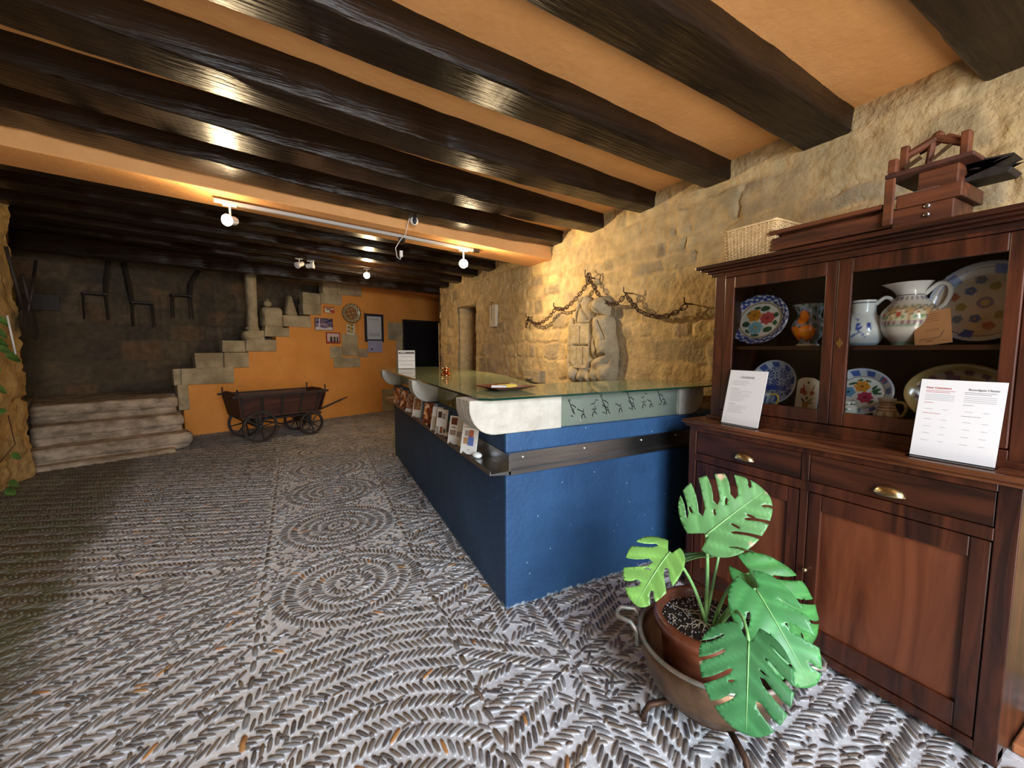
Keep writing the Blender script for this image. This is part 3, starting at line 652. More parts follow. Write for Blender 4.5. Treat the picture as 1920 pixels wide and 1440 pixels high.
# folded leaflet
t = thing('folded_leaflet', 'folded white leaflet standing at the far end of the glass top', 'leaflet', (1.33, 5.30, GZ), math.radians(-14))
m, cc = panelmesh(.21, .235, .003, rects(WH, [(.04, .96, .80, .93, (.13, .09, .08)), (.12, .45, .84, .89, (.5, .45, .45)), (.1, .9, .66, .675, GRY), (.15, .85, .60, .61, GRY), (.0, 1, .41, .42, GRY), (.15, .85, .2, .215, GRY)]), 30, 40)
o = obj('front_page', m, K['print'], t, cols=cc); o.rotation_euler = (math.radians(-12), 0, 0); o.location = (0, 0, .005)
m, cc = panelmesh(.21, .235, .003, rects(WH, []), 4, 4); o = obj('back_page', m, K['print'], t, cols=cc); o.rotation_euler = (math.radians(14), 0, 0); o.location = (0, .105, .003)
# bell
t = thing('desk_bell', 'copper-coloured desk bell on the glass top', 'bell', (1.33, 3.80, GZ))
m = M(); m.lathe([(.0001, 0), (.052, 0), (.052, .006), (.042, .018), (.034, .030), (.024, .038)], 28); obj('base', m, K['copperbell'], t, smooth=True)
m = M(); m.lathe([(.024, .036), (.040, .042), (.042, .052), (.036, .066), (.018, .076), (.0001, .078)], 28); obj('dome', m, K['copperbell'], t, smooth=True)
m = M(); m.tube([(0, 0, .076), (0, 0, .098)], .0035, 8); obj('button', m, K['brass'], t)
# square tray with sweets / cards
t = thing('square_tray', 'square dark red tray holding paper slips near the counter corner', 'tray', (1.17, 2.27, GZ), math.radians(6))
m = M(); h = .14
m.add([(-h, -h, .022), (h, -h, .022), (h, h, .022), (-h, h, .022), (-.07, -.07, 0), (.07, -.07, 0), (.07, .07, 0), (-.07, .07, 0), (-h, -h, .026), (h, -h, .026), (h, h, .026), (-h, h, .026), (-.07, -.07, .005), (.07, -.07, .005), (.07, .07, .005), (-.07, .07, .005)],
      [(4, 7, 6, 5)] + [(i, (i + 1) % 4, 4 + (i + 1) % 4, 4 + i)[::-1] for i in range(4)] + [(12, 13, 14, 15)] + [(8 + i, 8 + (i + 1) % 4, 12 + (i + 1) % 4, 12 + i) for i in range(4)] + [(i, (i + 1) % 4, 8 + (i + 1) % 4, 8 + i) for i in range(4)])
obj('dish', m, mat('dark red lacquer', (.10, .012, .010), rough=.25), t)
sl = tag(obj('paper_slip', (lambda q: q.box(-.05, .05, -.035, .035, 0, .012))(M()), mat('yellow card', (.75, .56, .06), rough=.6), loc=(1.19, 2.27, GZ + .018)), 'yellow paper slip lying in the square tray', 'paper slip'); sl.rotation_euler = (0, 0, .3)
sl = tag(obj('paper_slip', (lambda q: q.box(-.045, .045, -.03, .03, 0, .010))(M()), K['paper'], loc=(1.12, 2.24, GZ + .020)), 'white paper slips lying in the square tray', 'paper slip'); sl.rotation_euler = (0, 0, -.5)
# behind the frosted glass
o = obj('desk_box', (lambda q: q.box(-.045, .045, -.03, .03, 0, .085))(M()), K['green'], loc=(1.50, 2.16 + .04, .956), bev=.006); tag(o, 'small green box showing through the frosted front glass', 'box')
o = obj('paper_tray', (lambda q: q.box(-.11, .11, -.10, .10, 0, .10).box(-.13, .13, -.12, .12, .115, .125))(M()), K['white'], loc=(2.30, 2.33, .956), bev=.004); tag(o, 'white paper tray behind the right end of the frosted glass', 'paper tray')
for x_, y_, r_, lab in ((1.72, 2.02, .3, 'white paper sheet lying under the glass top, left one'), (1.87, 2.03, -.25, 'white paper sheet lying under the glass top, right one')):
    o = obj('paper_sheet', (lambda q: q.box(-.07, .07, -.035, .04, 0, .003))(M()), K['paper'], loc=(x_, y_, 1.180)); o.rotation_euler = (math.radians(4), 0, r_); tag(o, lab, 'paper sheet', 'paper sheets under the glass top')
# ================================================================== DISPLAY CABINET
t = thing('display_cabinet', 'tall red-brown wooden display cabinet with glass doors, drawers and panelled cupboards', 'cabinet', (2.08, 1.0, 0))
def CB(m):
    for i, p in enumerate(m.v): m.v[i] = (p[0] - 2.08, p[1] - 1.0, p[2])
    return m
XB = 2.70
m = M()
m.box(2.08, XB, 1.585, 1.63, .02, 1.0); m.box(2.08, XB, .36, .415, .02, 1.0)           # sides / corner posts
m.box(2.08, 2.12, .985, 1.018, .068, .80); m.box(2.08, 2.12, .985, 1.018, .845, .972)                                             # middle stile
m.box(2.08, 2.12, .415, 1.585, .03, .068); m.box(2.08, 2.12, .415, 1.585, .80, .845); m.box(2.08, 2.12, .415, 1.585, .972, 1.0)
m.box(2.12, XB - .02, .415, 1.585, .06, .08); m.box(XB - .02, XB, .415, 1.585, .06, 1.0)
m.box(2.10, 2.16, 1.57, 1.63, .0, .06); m.box(2.10, 2.16, .36, .42, .0, .06); m.box(2.62, XB, 1.57, 1.63, .0, .06); m.box(2.62, XB, .36, .42, .0, .06)
obj('carcass', CB(m), K['wz'], t, bev=.003)
m = M(); m.box(2.045, XB + .01, .325, 1.665, 1.018, 1.040); m.box(2.06, XB + .01, .34, 1.65, 1.0, 1.018)
obj('countertop', CB(m), K['wtop'], t, bev=.007)
for y0, y1, yp, lab in ((1.022, 1.580, 1.294, None), (.418, .982, .698, None)):
    m = M(); m.box(2.084, 2.105, y0, y1, .848, .970); m.box(2.105, 2.5, y0 + .02, y1 - .02, .855, .95)
    dr = obj('drawer', CB(m), K['wy'], t, bev=.002)
    m = M()
    n = 16; v = []
    for i in range(7):
        a = i / 6 * PI / 2 * 1.02
        for k in range(n + 1):
            b = PI * k / n
            v.append((2.083 - .030 * math.sin(b) ** .8 * math.sin(a), yp + .050 * math.cos(b), .872 + .040 * math.sin(b) * math.cos(a)))
    f = [(i * (n + 1) + k, i * (n + 1) + k + 1, (i + 1) * (n + 1) + k + 1, (i + 1) * (n + 1) + k) for i in range(6) for k in range(n)]
    m.add(v, f)
    hp = obj('cup_pull', CB(m), K['brass'], dr, smooth=True); s_ = hp.modifiers.new('th', 'SOLIDIFY'); s_.thickness = .0015
for y0, y1, ky, kz, side in ((1.022, 1.580, None, 0, 0), (.418, .982, .972, .432, 1)):
    z0, z1 = .072, .795; fr = .052
    m = M(); m.box(2.084, 2.108, y0, y0 + fr, z0, z1); m.box(2.084, 2.108, y1 - fr, y1, z0, z1); m.box(2.084, 2.108, y0 + fr, y1 - fr, z0, z0 + .095); m.box(2.084, 2.108, y0 + fr, y1 - fr, z1 - .075, z1)
    dd = obj('cupboard_door', CB(m), K['wz'], t, bev=.004)
    m = M(); m.box(2.098, 2.106, y0 + fr - .004, y1 - fr + .004, z0 + .09, z1 - .07)
    obj('door_panel', CB(m), K['wp'], dd)
    if ky:
        m = M(); m.ball((2.066, ky, kz), .011, 14, 10); m.tube([(2.07, ky, kz), (2.086, ky, kz)], .004, 8); obj('knob', CB(m), K['brass'], dd, smooth=True)
# upper hutch
m = M()
XH = 2.20; XE = 2.60
m.box(XH, XE, 1.525, 1.585, 1.04, 1.87); m.box(XH, XE, .37, .425, 1.04, 1.87)
m.box(XH, XH + .03, .425, 1.525, 1.04, 1.098); m.box(XH - .02, XH - .001, .36, 1.60, 1.04, 1.062)
m.box(XH, XE, .425, 1.525, 1.855, 1.88); m.box(XE - .015, XE, .425, 1.525, 1.04, 1.855); m.box(XH + .03, XE - .015, .425, 1.525, 1.10, 1.125)
obj('hutch_carcass', CB(m), K['wz'], t, bev=.003)
m = M(); m.box(XH + .03, XE - .015, .425, 1.525, 1.448, 1.467); obj('shelf', CB(m), K['wy'], t, bev=.002)
m = M(); m.box(XE - .018, XE - .0155, .425, 1.525, 1.12, 1.86); obj('back_board', CB(m), K['wdark'], t)
m = M()
for (a, b, c, d) in ((XH - .005, .345, 1.868, 1.885), (XH - .02, .33, 1.885, 1.90), (XH - .045, .305, 1.900, 1.912), (XH - .065, .285, 1.912, 1.930)):
    m.box(a, XE + .02, b, 1.93 - b + .03, c, d)
obj('cornice', CB(m), K['wy'], t, bev=.004)
for y0, y1, z0, z1, g0, g1, h0, h1, key in ((.975, 1.523, 1.102, 1.852, 1.021, 1.467, 1.165, 1.788, 0), (.427, .973, 1.102, 1.852, .468, .918, 1.165, 1.788, 1)):
    m = M(); a, b = XH - .004, XH + .018
    m.box(a, b, y0, g0, z0, z1); m.box(a, b, g1, y1, z0, z1); m.box(a, b, g0, g1, z0, h0); m.box(a, b, g0, g1, h1, z1)
    dd = obj('glass_door', CB(m), K['wz'], t, bev=.004)
    m = M(); m.box(XH + .004, XH + .007, g0 - .003, g1 + .003, h0 - .003, h1 + .003); obj('pane', CB(m), K['glass'], dd)
    if key:
        m = M(); m.prism([(.011 * math.cos(q) * (1 + .25 * math.cos(4 * q)), .019 * math.sin(q) * (1 + .2 * math.cos(4 * q))) for q in [2 * PI * k / 24 for k in range(24)]], lambda a_, b_, d_: (d_, .949 + a_, 1.478 + b_), XH - .0065, XH - .004); obj('keyhole_plate', CB(m), K['brass'], dd)
# ------------------------------------------------------------------ acrylic card holders on the countertop
def stand(lab, y, w_, texts, rz):
    t = thing('notice_stand', lab, 'notice stand', (2.112, y, 1.0415), rz)
    m = M(); m.box(-.0, w_, 0, .003, 0, .30); m.box(0, w_, 0, .075, -.0, .003)
    q = M(); q.box(-w_ / 2 - .004, w_ / 2 + .004, .0025, .005, .0, .305)
    q2_ = M(); q2_.box(-w_ / 2 - .004, w_ / 2 + .004, -.03, .055, 0, .002); obj('acrylic_foot', q2_, K['glass'], t)
    h_ = obj('acrylic_holder', q, K['glass'], t); h_.rotation_euler = (math.radians(-12), 0, 0)
    for p in h_.data.vertices:
        pass
    s = M(); s.box(-w_ / 2, w_ / 2, 0, .0022, .004, .300); s_ = obj('paper_notice', s, K['paper'], t); s_.rotation_euler = (math.radians(-12), 0, 0)
    for n_, (a0, a1, z_, hh, c) in enumerate(texts):
        pass
    ink = M(); red = M()
    for (a0, a1, z_, hh, c) in texts:
        (red if c else ink).box(-w_ / 2 + a0 * w_, -w_ / 2 + a1 * w_, -.0006, 0, .30 * z_, .30 * z_ + hh)
    if ink.v:
        i_ = obj('printed_lines', ink, K['ink'], s_)
    if red.v: i_ = obj('printed_lines', red, K['redink'], s_)
    return t, s_
K['ink'] = mat('grey ink', (.24, .24, .26), rough=.6); K['redink'] = mat('red ink', (.42, .12, .12), rough=.6); K['dink'] = mat('dark ink', (.25, .25, .27), rough=.6)
tl = [(.12, .55, .80, .0012, 0), (.12, .6, .77, .0012, 0), (.12, .5, .74, .0012, 0)] + [(.12, .35, .655, .002, 0)] + [(.12, .12 + R.uniform(.3, .6), .62 - .03 * k, .0011, 0) for k in range(7)] + [(.12, .3, .38, .002, 0)] + [(.12, .12 + R.uniform(.3, .6), .35 - .03 * k, .0011, 0) for k in range(5)]
t, s_ = stand('white one-page notice in an acrylic stand at the left end of the cabinet top', 1.352, .215, tl, math.radians(-90 - 4))
text('printed_heading', 'CALENDAR', .016, (0, -.0008, .262), (PI / 2, 0, 0), K['dink'], s_)
tl = []
for c0, c in ((.08, 1), (.55, 0)):
    tl += [(c0, c0 + .36, .855, .0016, c), (c0, c0 + .30, .835, .0016, c)] + [(c0, c0 + .36, .805 - .022 * k, .001, 0) for k in range(4)] + [(c0, c0 + .12, .70, .0015, c), (c0, c0 + .22, .565, .0015, c)]
    for k, z_ in enumerate((.62, .49, .40, .31, .22)):
        tl += [(c0 + .03, c0 + .12, z_, .001, 0), (c0 + .24, c0 + .31, z_, .001, 0)]
t, s_ = stand('large two-column white notice in an acrylic stand at the right end of the cabinet top', .545, .222, tl, math.radians(-90))
text('printed_heading', 'Dear Customers', .010, (-.058, -.0008, .268), (PI / 2, 0, 0), K['redink'], s_)
text('printed_heading', 'Benvolguts Clients', .010, (.058, -.0008, .268), (PI / 2, 0, 0), K['ink'], s_)
# ------------------------------------------------------------------ painted ceramics
def pcol(fn, pts): return np.array([fn(*p) for p in pts])
def flower(x, y, cx, cy, r, col, mid, npet=6):
    dx, dy = x - cx, y - cy; q = math.hypot(dx, dy)
    if q > r * 1.05: return None
    a = math.atan2(dy, dx); lim = r * (.90 + .10 * math.cos(npet * a))
    if q > lim: return None
    if q < r * .22: return mid
    k = .85 + .25 * math.cos(npet * a) * (q / r)
    return tuple(c * k for c in col)
def leafy(x, y, cx, cy, rx, ry, ang, col=(.035, .10, .045)):
    dx, dy = x - cx, y - cy; a = dx * math.cos(ang) + dy * math.sin(ang); b = -dx * math.sin(ang) + dy * math.cos(ang)
    return col if (a / rx) ** 2 + (b / ry) ** 2 < 1 else None
CR = (.72, .68, .60); CBL = (.05, .09, .38)
def plate(name, lab, cat, y, z, rx, rz, x, fn, tilt=12, scallop=0.0, ns=0, depth=.03, group=None):
    t = thing(name, lab, cat, (x, y, z), 0, group)
    nr, na = 44, 120; m = M(); pts = []
    prof_ = lambda q: -depth * smooth(.62, 1.0, np.array(q)).item() - (0.0)
    for i in range(nr + 1):
        q = i / nr
        for k in range(na):
            a = 2 * PI * k / na; s = 1 + (scallop * math.cos(ns * a) if ns and q > .8 else 0)
            yy = q * math.cos(a); zz = q * math.sin(a)
            m.v.append((prof_(q), -yy * rx * s, zz * rz * s)); pts.append((yy, zz))
    for i in range(nr):
        for k in range(na): m.f.append((i * na + k, (i + 1) * na + k, (i + 1) * na + (k + 1) % na, i * na + (k + 1) % na))
    n0 = len(m.v)
    for i in (nr, nr // 2, 0):
        for k in range(na):
            a = 2 * PI * k / na; q = i / nr; m.v.append((prof_(q) + .010, -q * math.cos(a) * rx, q * math.sin(a) * rz)); pts.append((9, 9))
    for k in range(na):
        k2 = (k + 1) % na
        m.f += [(nr * na + k, n0 + k, n0 + k2, nr * na + k2), (n0 + k, n0 + na + k, n0 + na + k2, n0 + k2), (n0 + na + k, n0 + 2 * na + k, n0 + 2 * na + k2, n0 + na + k2)]
    cols = pcol(lambda a, b: fn(a, b) if a < 5 else CR, pts)
    o = obj('plate_body', m, K['paint'], t, cols=cols, smooth=True); o.rotation_euler = (0, math.radians(tilt), 0)
    # little wire stand
    q = M()
    for sg in (-1, 1):
        q.tube([(-.03, sg * .06, -rz * .93), (-.035, sg * .06, -rz - .004 + .004), (.05, sg * .06, -rz * .995), (.045, sg * .05, rz * .2)], .0025, 6)
    q.tube([(.05, -.06, -rz * .99), (.05, .06, -rz * .99)], .0025, 6)
    obj('wire_stand', q, K['iron'], t)
    return t
def f_p1(a, b):
    q = math.hypot(a, b); an = math.atan2(b, a)
    if q > .76:
        w_ = math.sin(an * 26 + q * 30) + math.sin(an * 13 - q * 40)
        return (.60, .62, .66) if w_ > .35 else (CBL if w_ > -.9 else (.03, .05, .2))
    if .70 < q < .73: return (.30, .24, .14)
    for fl_ in (flower(a, b, -.22, .22, .27, (.72, .30, .03), (.4, .12, .02)), flower(a, b, .24, .08, .27, (.55, .09, .09), (.3, .03, .03), 8), flower(a, b, -.12, -.30, .28, (.25, .50, .60), (.5, .3, .1), 7)):
        if fl_: return fl_
    for c in ((.12, .48, .16, .11, .1), (-.48, -.14, .14, .12, 0), (.30, -.38, .16, .11, .3), (-.40, .32, .12, .07, .6), (-.15, .52, .12, .06, .2), (.52, .20, .08, .10, 0), (.52, -.12, .08, .10, 0), (-.10, -.60, .14, .06, 0), (-.38, -.44, .11, .06, -.6)):
        l_ = leafy(a, b, *c)
        if l_: return l_
    return CR
def f_blue(a, b):
    q = math.hypot(a, b); an = math.atan2(b, a)
    if q > .93: return (.50, .54, .62)
    if q > .72: return (.06, .10, .34) if math.sin(an * 9) + .5 * math.sin(an * 27) > -.2 else (.5, .55, .66)
    n = math.sin(a * 22 + 3 * math.sin(b * 9)) * math.sin(b * 24 + 2 * math.sin(a * 11))
    if -.35 < b < -.12 and abs(a) < .5: return CBL
    return (.07, .10, .32) if n > .15 else (.42, .46, .58)
def f_fp(a, b):
    q = math.hypot(a, b); an = math.atan2(b, a)
    if q > .95: return (.5, .55, .7)
    if q > .72:
        w_ = math.sin(an * 11); return (.45, .06, .12) if (w_ > .9 and math.sin(an * 3) > .6) else ((.06, .13, .42) if w_ > -.1 and q < .92 else (.62, .66, .74))
    if .675 < q < .70: return (.03, .05, .06)
    for fl_ in (flower(a, b, -.02, .26, .26, (.72, .30, .04), (.3, .08, .02)), flower(a, b, .12, -.20, .26, (.50, .05, .12), (.25, .02, .05), 7), flower(a, b, -.42, -.02, .24, (.14, .38, .62), (.02, .08, .16), 6)):
        if fl_: return fl_
    for c in ((.42, .12, .16, .06, .6), (.46, .0, .14, .05, .1), (.36, .24, .12, .05, 1.0), (-.32, .36, .15, .05, .4), (-.1, .52, .1, .04, .3), (.14, .50, .1, .04, -.3), (-.2, -.44, .12, .05, -.7), (.32, -.38, .1, .05, .7)):
        l_ = leafy(a, b, *c)
        if l_: return l_
    return (.70, .70, .68)
def f_big(a, b):
    q = math.hypot(a, b); an = math.atan2(b, a)
    if q > .93: return (.38, .42, .52)
    if .86 < q < .885: return (.06, .08, .28)
    if q > .72 and math.sin(an * 6) > .75: return (.06, .09, .35)
    for k in range(12):
        t_ = 2 * PI * k / 12 + .2; rr = .60 if k % 2 else .42
        l_ = flower(a, b, rr * math.cos(t_), rr * math.sin(t_), .115, [(.12, .17, .40), (.45, .13, .08), (.35, .30, .10), (.16, .22, .33)][k % 4], (.4, .2, .1), 5)
        if l_: return l_
    if q < .15: return (.25, .2, .3) if q > .09 else (.5, .38, .2)
    return (.56, .47, .38)
def f_dish(a, b):
    q = math.hypot(a, b); an = math.atan2(b, a)
    if q > .8: return (.46, .34, .15)
    if q > .68: return (.20, .10, .14) if math.sin(an * 14) > .2 else (.5, .42, .36)
    return (.50, .40, .22) if math.sin(a * 9) * math.sin(b * 8) < .3 else (.22, .10, .22)
plate('painted_plate', 'oval plate with blue scalloped border and orange, red and light blue flowers', 'plate', 1.413, 1.613, .163, .140, 2.36, f_p1, scallop=.018, ns=22, group='painted plates in the cabinet')
plate('painted_plate', 'big pale plate with scattered flowers on the upper shelf at the right', 'plate', .560, 1.632, .158, .158, 2.40, f_big, tilt=10, scallop=.008, ns=48, group='painted plates in the cabinet')
plate('painted_plate', 'dark blue and white plate behind the yellow-handled cup', 'plate', 1.352, 1.262, .125, .125, 2.43, f_blue, tilt=12, group='painted plates in the cabinet')
plate('painted_plate', 'white plate with blue rim and orange, pink and blue flowers on the lower shelf', 'plate', .945, 1.243, .130, .113, 2.43, f_fp, tilt=14, group='painted plates in the cabinet')
plate('painted_plate', 'large ochre dish behind the two-column notice', 'plate', .615, 1.258, .170, .130, 2.44, f_dish, tilt=14, group='painted plates in the cabinet')
def jug(name, lab, loc, prof_, fn, handle=None, spout=0.0, rz=0.0, hmat=None, n=64, sub=6, hcol=None, ex=.35):
    t = thing(name, lab, 'jug', loc, rz)
    P = []
    for i in range(len(prof_) - 1):
        for k in range(sub): 
            f_ = k / sub; p0 = prof_[max(i - 1, 0)]; p1 = prof_[i]; p2 = prof_[i + 1]; p3 = prof_[min(i + 2, len(prof_) - 1)]
            P.append(tuple(.5 * (2 * p1[j] + (p2[j] - p0[j]) * f_ + (2 * p0[j] - 5 * p1[j] + 4 * p2[j] - p3[j]) * f_ ** 2 + (3 * p1[j] - p0[j] - 3 * p2[j] + p3[j]) * f_ ** 3) for j in (0, 1)))
    P.append(prof_[-1]); H = prof_[-1][1]
    P = [(max(.0005, r), z) for r, z in P]
    inner = [(max(.0005, r - .004), z) for r, z in reversed(P) if z > .01]
    m = M(); cols = []
    for li, (r, z) in enumerate(P + inner):
        for k in range(n):
            a = 2 * PI * k / n; s = 1.0
            if spout and z > H * .72:
                e = max(0.0, math.cos(a - PI / 2)) ** 8; s += spout * e * ((z - H * .72) / (H * .28)) ** 1.5
            m.v.append((r * math.cos(a) * s, r * math.sin(a) * s, z)); cols.append(fn(a, z / H) if li < len(P) else (.55, .52, .46))
    L_ = len(P) + len(inner)
    for i in range(L_ - 1):
        for k in range(n): m.f.append((i * n + k, i * n + (k + 1) % n, (i + 1) * n + (k + 1) % n, (i + 1) * n + k))
    m.f.append(tuple(range(n - 1, -1, -1)))
    obj('jug_body', m, K['paint'], t, cols=np.array(cols), smooth=True)
    if handle:
        hs = []
        for i in range(len(handle) - 1):
            p0, p1, p2, p3 = handle[max(i - 1, 0)], handle[i], handle[i + 1], handle[min(i + 2, len(handle) - 1)]
            for k in range(6):
                f_ = k / 6; hs.append(tuple(.5 * (2 * p1[j] + (p2[j] - p0[j]) * f_ + (2 * p0[j] - 5 * p1[j] + 4 * p2[j] - p3[j]) * f_ ** 2 + (3 * p1[j] - p0[j] - 3 * p2[j] + p3[j]) * f_ ** 3) for j in (0, 1)))
        handle = hs + [handle[-1]]
        q = M(); q.tube([(0, -a, b) for a, b in handle], .0085 if H > .2 else .006, 10)
        obj('handle', q, hmat or K['glaze'], t, smooth=True)
    return t
K['glaze'] = mat('white glaze', (.66, .64, .60), rough=.15, coat=.4); K['yglaze'] = mat('yellow glaze', (.72, .52, .10), rough=.2, coat=.4); K['oglaze'] = mat('ochre glaze', (.42, .32, .16), rough=.25)
def fr(a):   # angle from the side facing the room, positive to the photo's left
    return (a - PI + PI) % (2 * PI) - PI
def face(a): # signed angle from local -x
    d = (a - PI) % (2 * PI); return d - 2 * PI if d > PI else d
def f_bigjug(a, h):
    d = face(a)
    if h < .06: return (.22, .36, .26)
    if h < .30: return (.62, .55, .48)
    if h < .34: return (.28, .36, .26)
    if h < .40: return (.25, .10, .12) if math.sin(a * 30) > 0 else (.55, .45, .40)
    if h < .58:
        u = (d / .62); c = round(u); v = (u - c) * 2; hh = (h - .40) / .18
        if v * v + (hh * .95) ** 2 < .72:
            for fl_ in (flower(v, hh, -.1, .5, .28, (.5, .10, .05), (.6, .4, .05), 5), leafy(v, hh, .35, .25, .3, .14, .4, (.18, .30, .12)), leafy(v, hh, -.4, .2, .25, .14, -.3, (.18, .34, .16))):
                if fl_: return fl_
            return (.68, .60, .40)
        return (.20, .12, .10) if v * v + (hh * .95) ** 2 < .86 else (.50, .30, .14)
    if h < .64: return (.22, .20, .14) if math.sin(a * 22 + h * 60) > -.1 else (.55, .45, .30)
    if h < .72: return (.58, .50, .42)
    if h < .78: return (.20, .16, .22) if math.sin(a * 20) > .2 else (.60, .52, .44)
    return (.66, .60, .56) if abs(h - .80) > .008 else (.06, .05, .06)
jug('ceramic_jug', 'large round-bellied ceramic jug with spout and band of painted arches', (2.38, .775, 1.468), [(.052, 0), (.056, .012), (.085, .05), (.098, .10), (.094, .145), (.065, .185), (.047, .21), (.050, .235), (.066, .262), (.072, .268)], f_bigjug, handle=[(.045, .215), (.085, .255), (.115, .245), (.122, .21), (.108, .17), (.088, .15)], spout=.45)
def f_jug2(a, h):
    d = face(a)
    if .93 < h < .96: return (.03, .03, .06)
    if h < .05: return (.3, .4, .5)
    x_ = d * .8; y_ = h
    for (cx, cy, r_) in ((.15, .40, .11), (-.25, .36, .10), (.5, .42, .1), (-.6, .3, .08)):
        l_ = flower(x_, y_, cx, cy, r_, CBL, (.5, .55, .7), 5)
        if l_: return l_
    for (cx, cy, ax_, bx_, an) in ((-.02, .22, .2, .025, .3), (.3, .24, .16, .02, -.5), (-.4, .2, .14, .02, .6), (0, .58, .14, .02, -.3), (-.45, .5, .12, .02, 1.0)):
        l_ = leafy(x_, y_, cx, cy, ax_, bx_, an, (.12, .17, .40))
        if l_: return l_
    return (.66, .68, .68)
jug('ceramic_jug', 'white jug with blue flowers partly hidden by the middle door frame', (2.37, .935, 1.468), [(.052, 0), (.062, .01), (.080, .045), (.080, .085), (.060, .125), (.046, .15), (.045, .18), (.047, .208)], f_jug2, handle=[(.042, .185), (.075, .213), (.105, .195), (.104, .155), (.085, .10), (.072, .092)])
def f_cit(a, h):
    d = face(a); x_ = d * .62
    for (cx, cy, rx_, ry_) in ((.0, .68, .27, .17), (.20, .31, .36, .18), (-.32, .31, .32, .17)):
        q = ((x_ - cx) / rx_) ** 2 + ((h - cy) / ry_) ** 2
        if q < 1: return (.78, .27 - .12 * q, .015) if q < .88 else (.40, .09, .01)
    if h < .05: return (.6, .6, .58)
    if math.sin(a * 9 + h * 14) * math.sin(h * 17 - a * 4) > .25: return (.05, .10, .05)
    return (.26, .28, .36) if h < .93 else (.30, .32, .30)
jug('ceramic_jug', 'grey-blue pitcher painted with big orange fruits', (2.37, 1.165, 1.468), [(.050, 0), (.050, .006), (.042, .02), (.062, .055), (.076, .09), (.070, .12), (.052, .145), (.052, .17), (.062, .20), (.068, .212)], f_cit, spout=.25)
def f_small(a, h):
    if h > .9: return (.55, .42, .30)
    for z_ in (.50, .62, .74, .84):
        if abs(h - z_) < .02: return (.30, .14, .07)
    if h < .45: return (.40, .32, .16) if math.sin(a * 8) > .1 else (.62, .52, .36)
    return (.60, .50, .38)
jug('ceramic_jug', 'small striped cream jug in front of the pink-flowered plate', (2.35, .818, 1.126), [(.028, 0), (.040, .012), (.046, .035), (.034, .06), (.028, .08), (.032, .10), (.031, .106)], f_small, handle=[(.028, .09), (.055, .09), (.066, .065), (.055, .035), (.044, .03)], hmat=K['oglaze'])
jug('ceramic_pot', 'small white pot at the left edge of the right lower shelf', (2.34, .965, 1.126), [(.03, 0), (.040, .015), (.044, .045), (.034, .062), (.033, .075), (.035, .08)], lambda a, h: (.1, .08, .08) if abs(h - .82) < .03 else ((.70, .68, .60) if math.sin(a * 5) * math.sin(h * 9) < .8 else (.1, .2, .1)), handle=None)
jug('ceramic_cup', 'white and blue cup with a yellow handle on the lower left shelf', (2.33, 1.37, 1.126), [(.03, 0), (.035, .01), (.05, .05), (.055, .085)], lambda a, h: CBL if math.sin(a * 14) > .4 and .2 < h < .8 else (.62, .68, .70), handle=[(.050, .075), (.085, .078), (.096, .05), (.075, .018), (.040, .012)], hmat=K['yglaze'])
# arched ceramic tag with hole
def f_tag(u, v):
    x_ = (u - .5) * 2; y_ = v * 2.9
    if math.hypot(x_ - .05, y_ - 2.45) < .11: return (.02, .02, .02)
    for fl_ in (flower(x_, y_, -.45, 1.75, .26, (.45, .05, .04), (.6, .3, .1), 3), flower(x_, y_, -.2, 1.6, .22, (.50, .10, .06), (.6, .3, .1), 3), flower(x_, y_, .5, 1.6, .22, (.42, .05, .04), (.2, .2, .1), 3), leafy(x_, y_, -.35, 2.1, .08, .25, .2, (.45, .05, .04)), leafy(x_, y_, .55, 2.0, .06, .35, -.3, (.18, .16, .05)),
                leafy(x_, y_, -.3, .95, .25, .08, -.8), leafy(x_, y_, .4, 1.0, .28, .07, .7), leafy(x_, y_, .42, .75, .28, .06, .2), leafy(x_, y_, .05, 1.15, .12, .14, 0)):
        if fl_: return fl_
    if abs(x_) < .28 and y_ < .85: return (.42, .25, .06)
    return (.70, .66, .58)
m, cc = M(), []
nn = 36
for i in range(nn):
    for j in range(90):
        u0, u1 = i / nn, (i + 1) / nn; v0, v1 = j / 90, (j + 1) / 90
        def top(u): x_ = abs(u - .5) * 2; return .84 + .16 * math.sqrt(max(0, 1 - x_ ** 2.6))
        if v0 >= max(top(u0), top(u1)): continue
        P = [(u0, min(v0, top(u0))), (u1, min(v0, top(u1))), (u1, min(v1, top(u1))), (u0, min(v1, top(u0)))]
        m.add([(0, -(u - .5) * .10, v * .178) for u, v in P], [(3, 2, 1, 0)]); cc += [f_tag(u, v) for u, v in P]
arc = [(-.05, 0), (.05, 0), (.05, .149)] + [(.05 * math.cos(a_), .149 + .029 * math.sin(a_)) for a_ in [PI * k / 16 for k in range(1, 16)]] + [(-.05, .149)]
n0 = len(m.v); m.prism(arc, lambda a, b, d: (d, a, b), .0004, .014); cc += [(.66, .62, .54)] * (len(m.v) - n0)
o = obj('ceramic_plaque', m, K['paint'], cols=np.array(cc), loc=(2.345, 1.150, 1.128)); o.rotation_euler = (0, math.radians(8), 0)
tag(o, 'arched white ceramic plaque with a hole and red flowers on the lower left shelf', 'plaque')
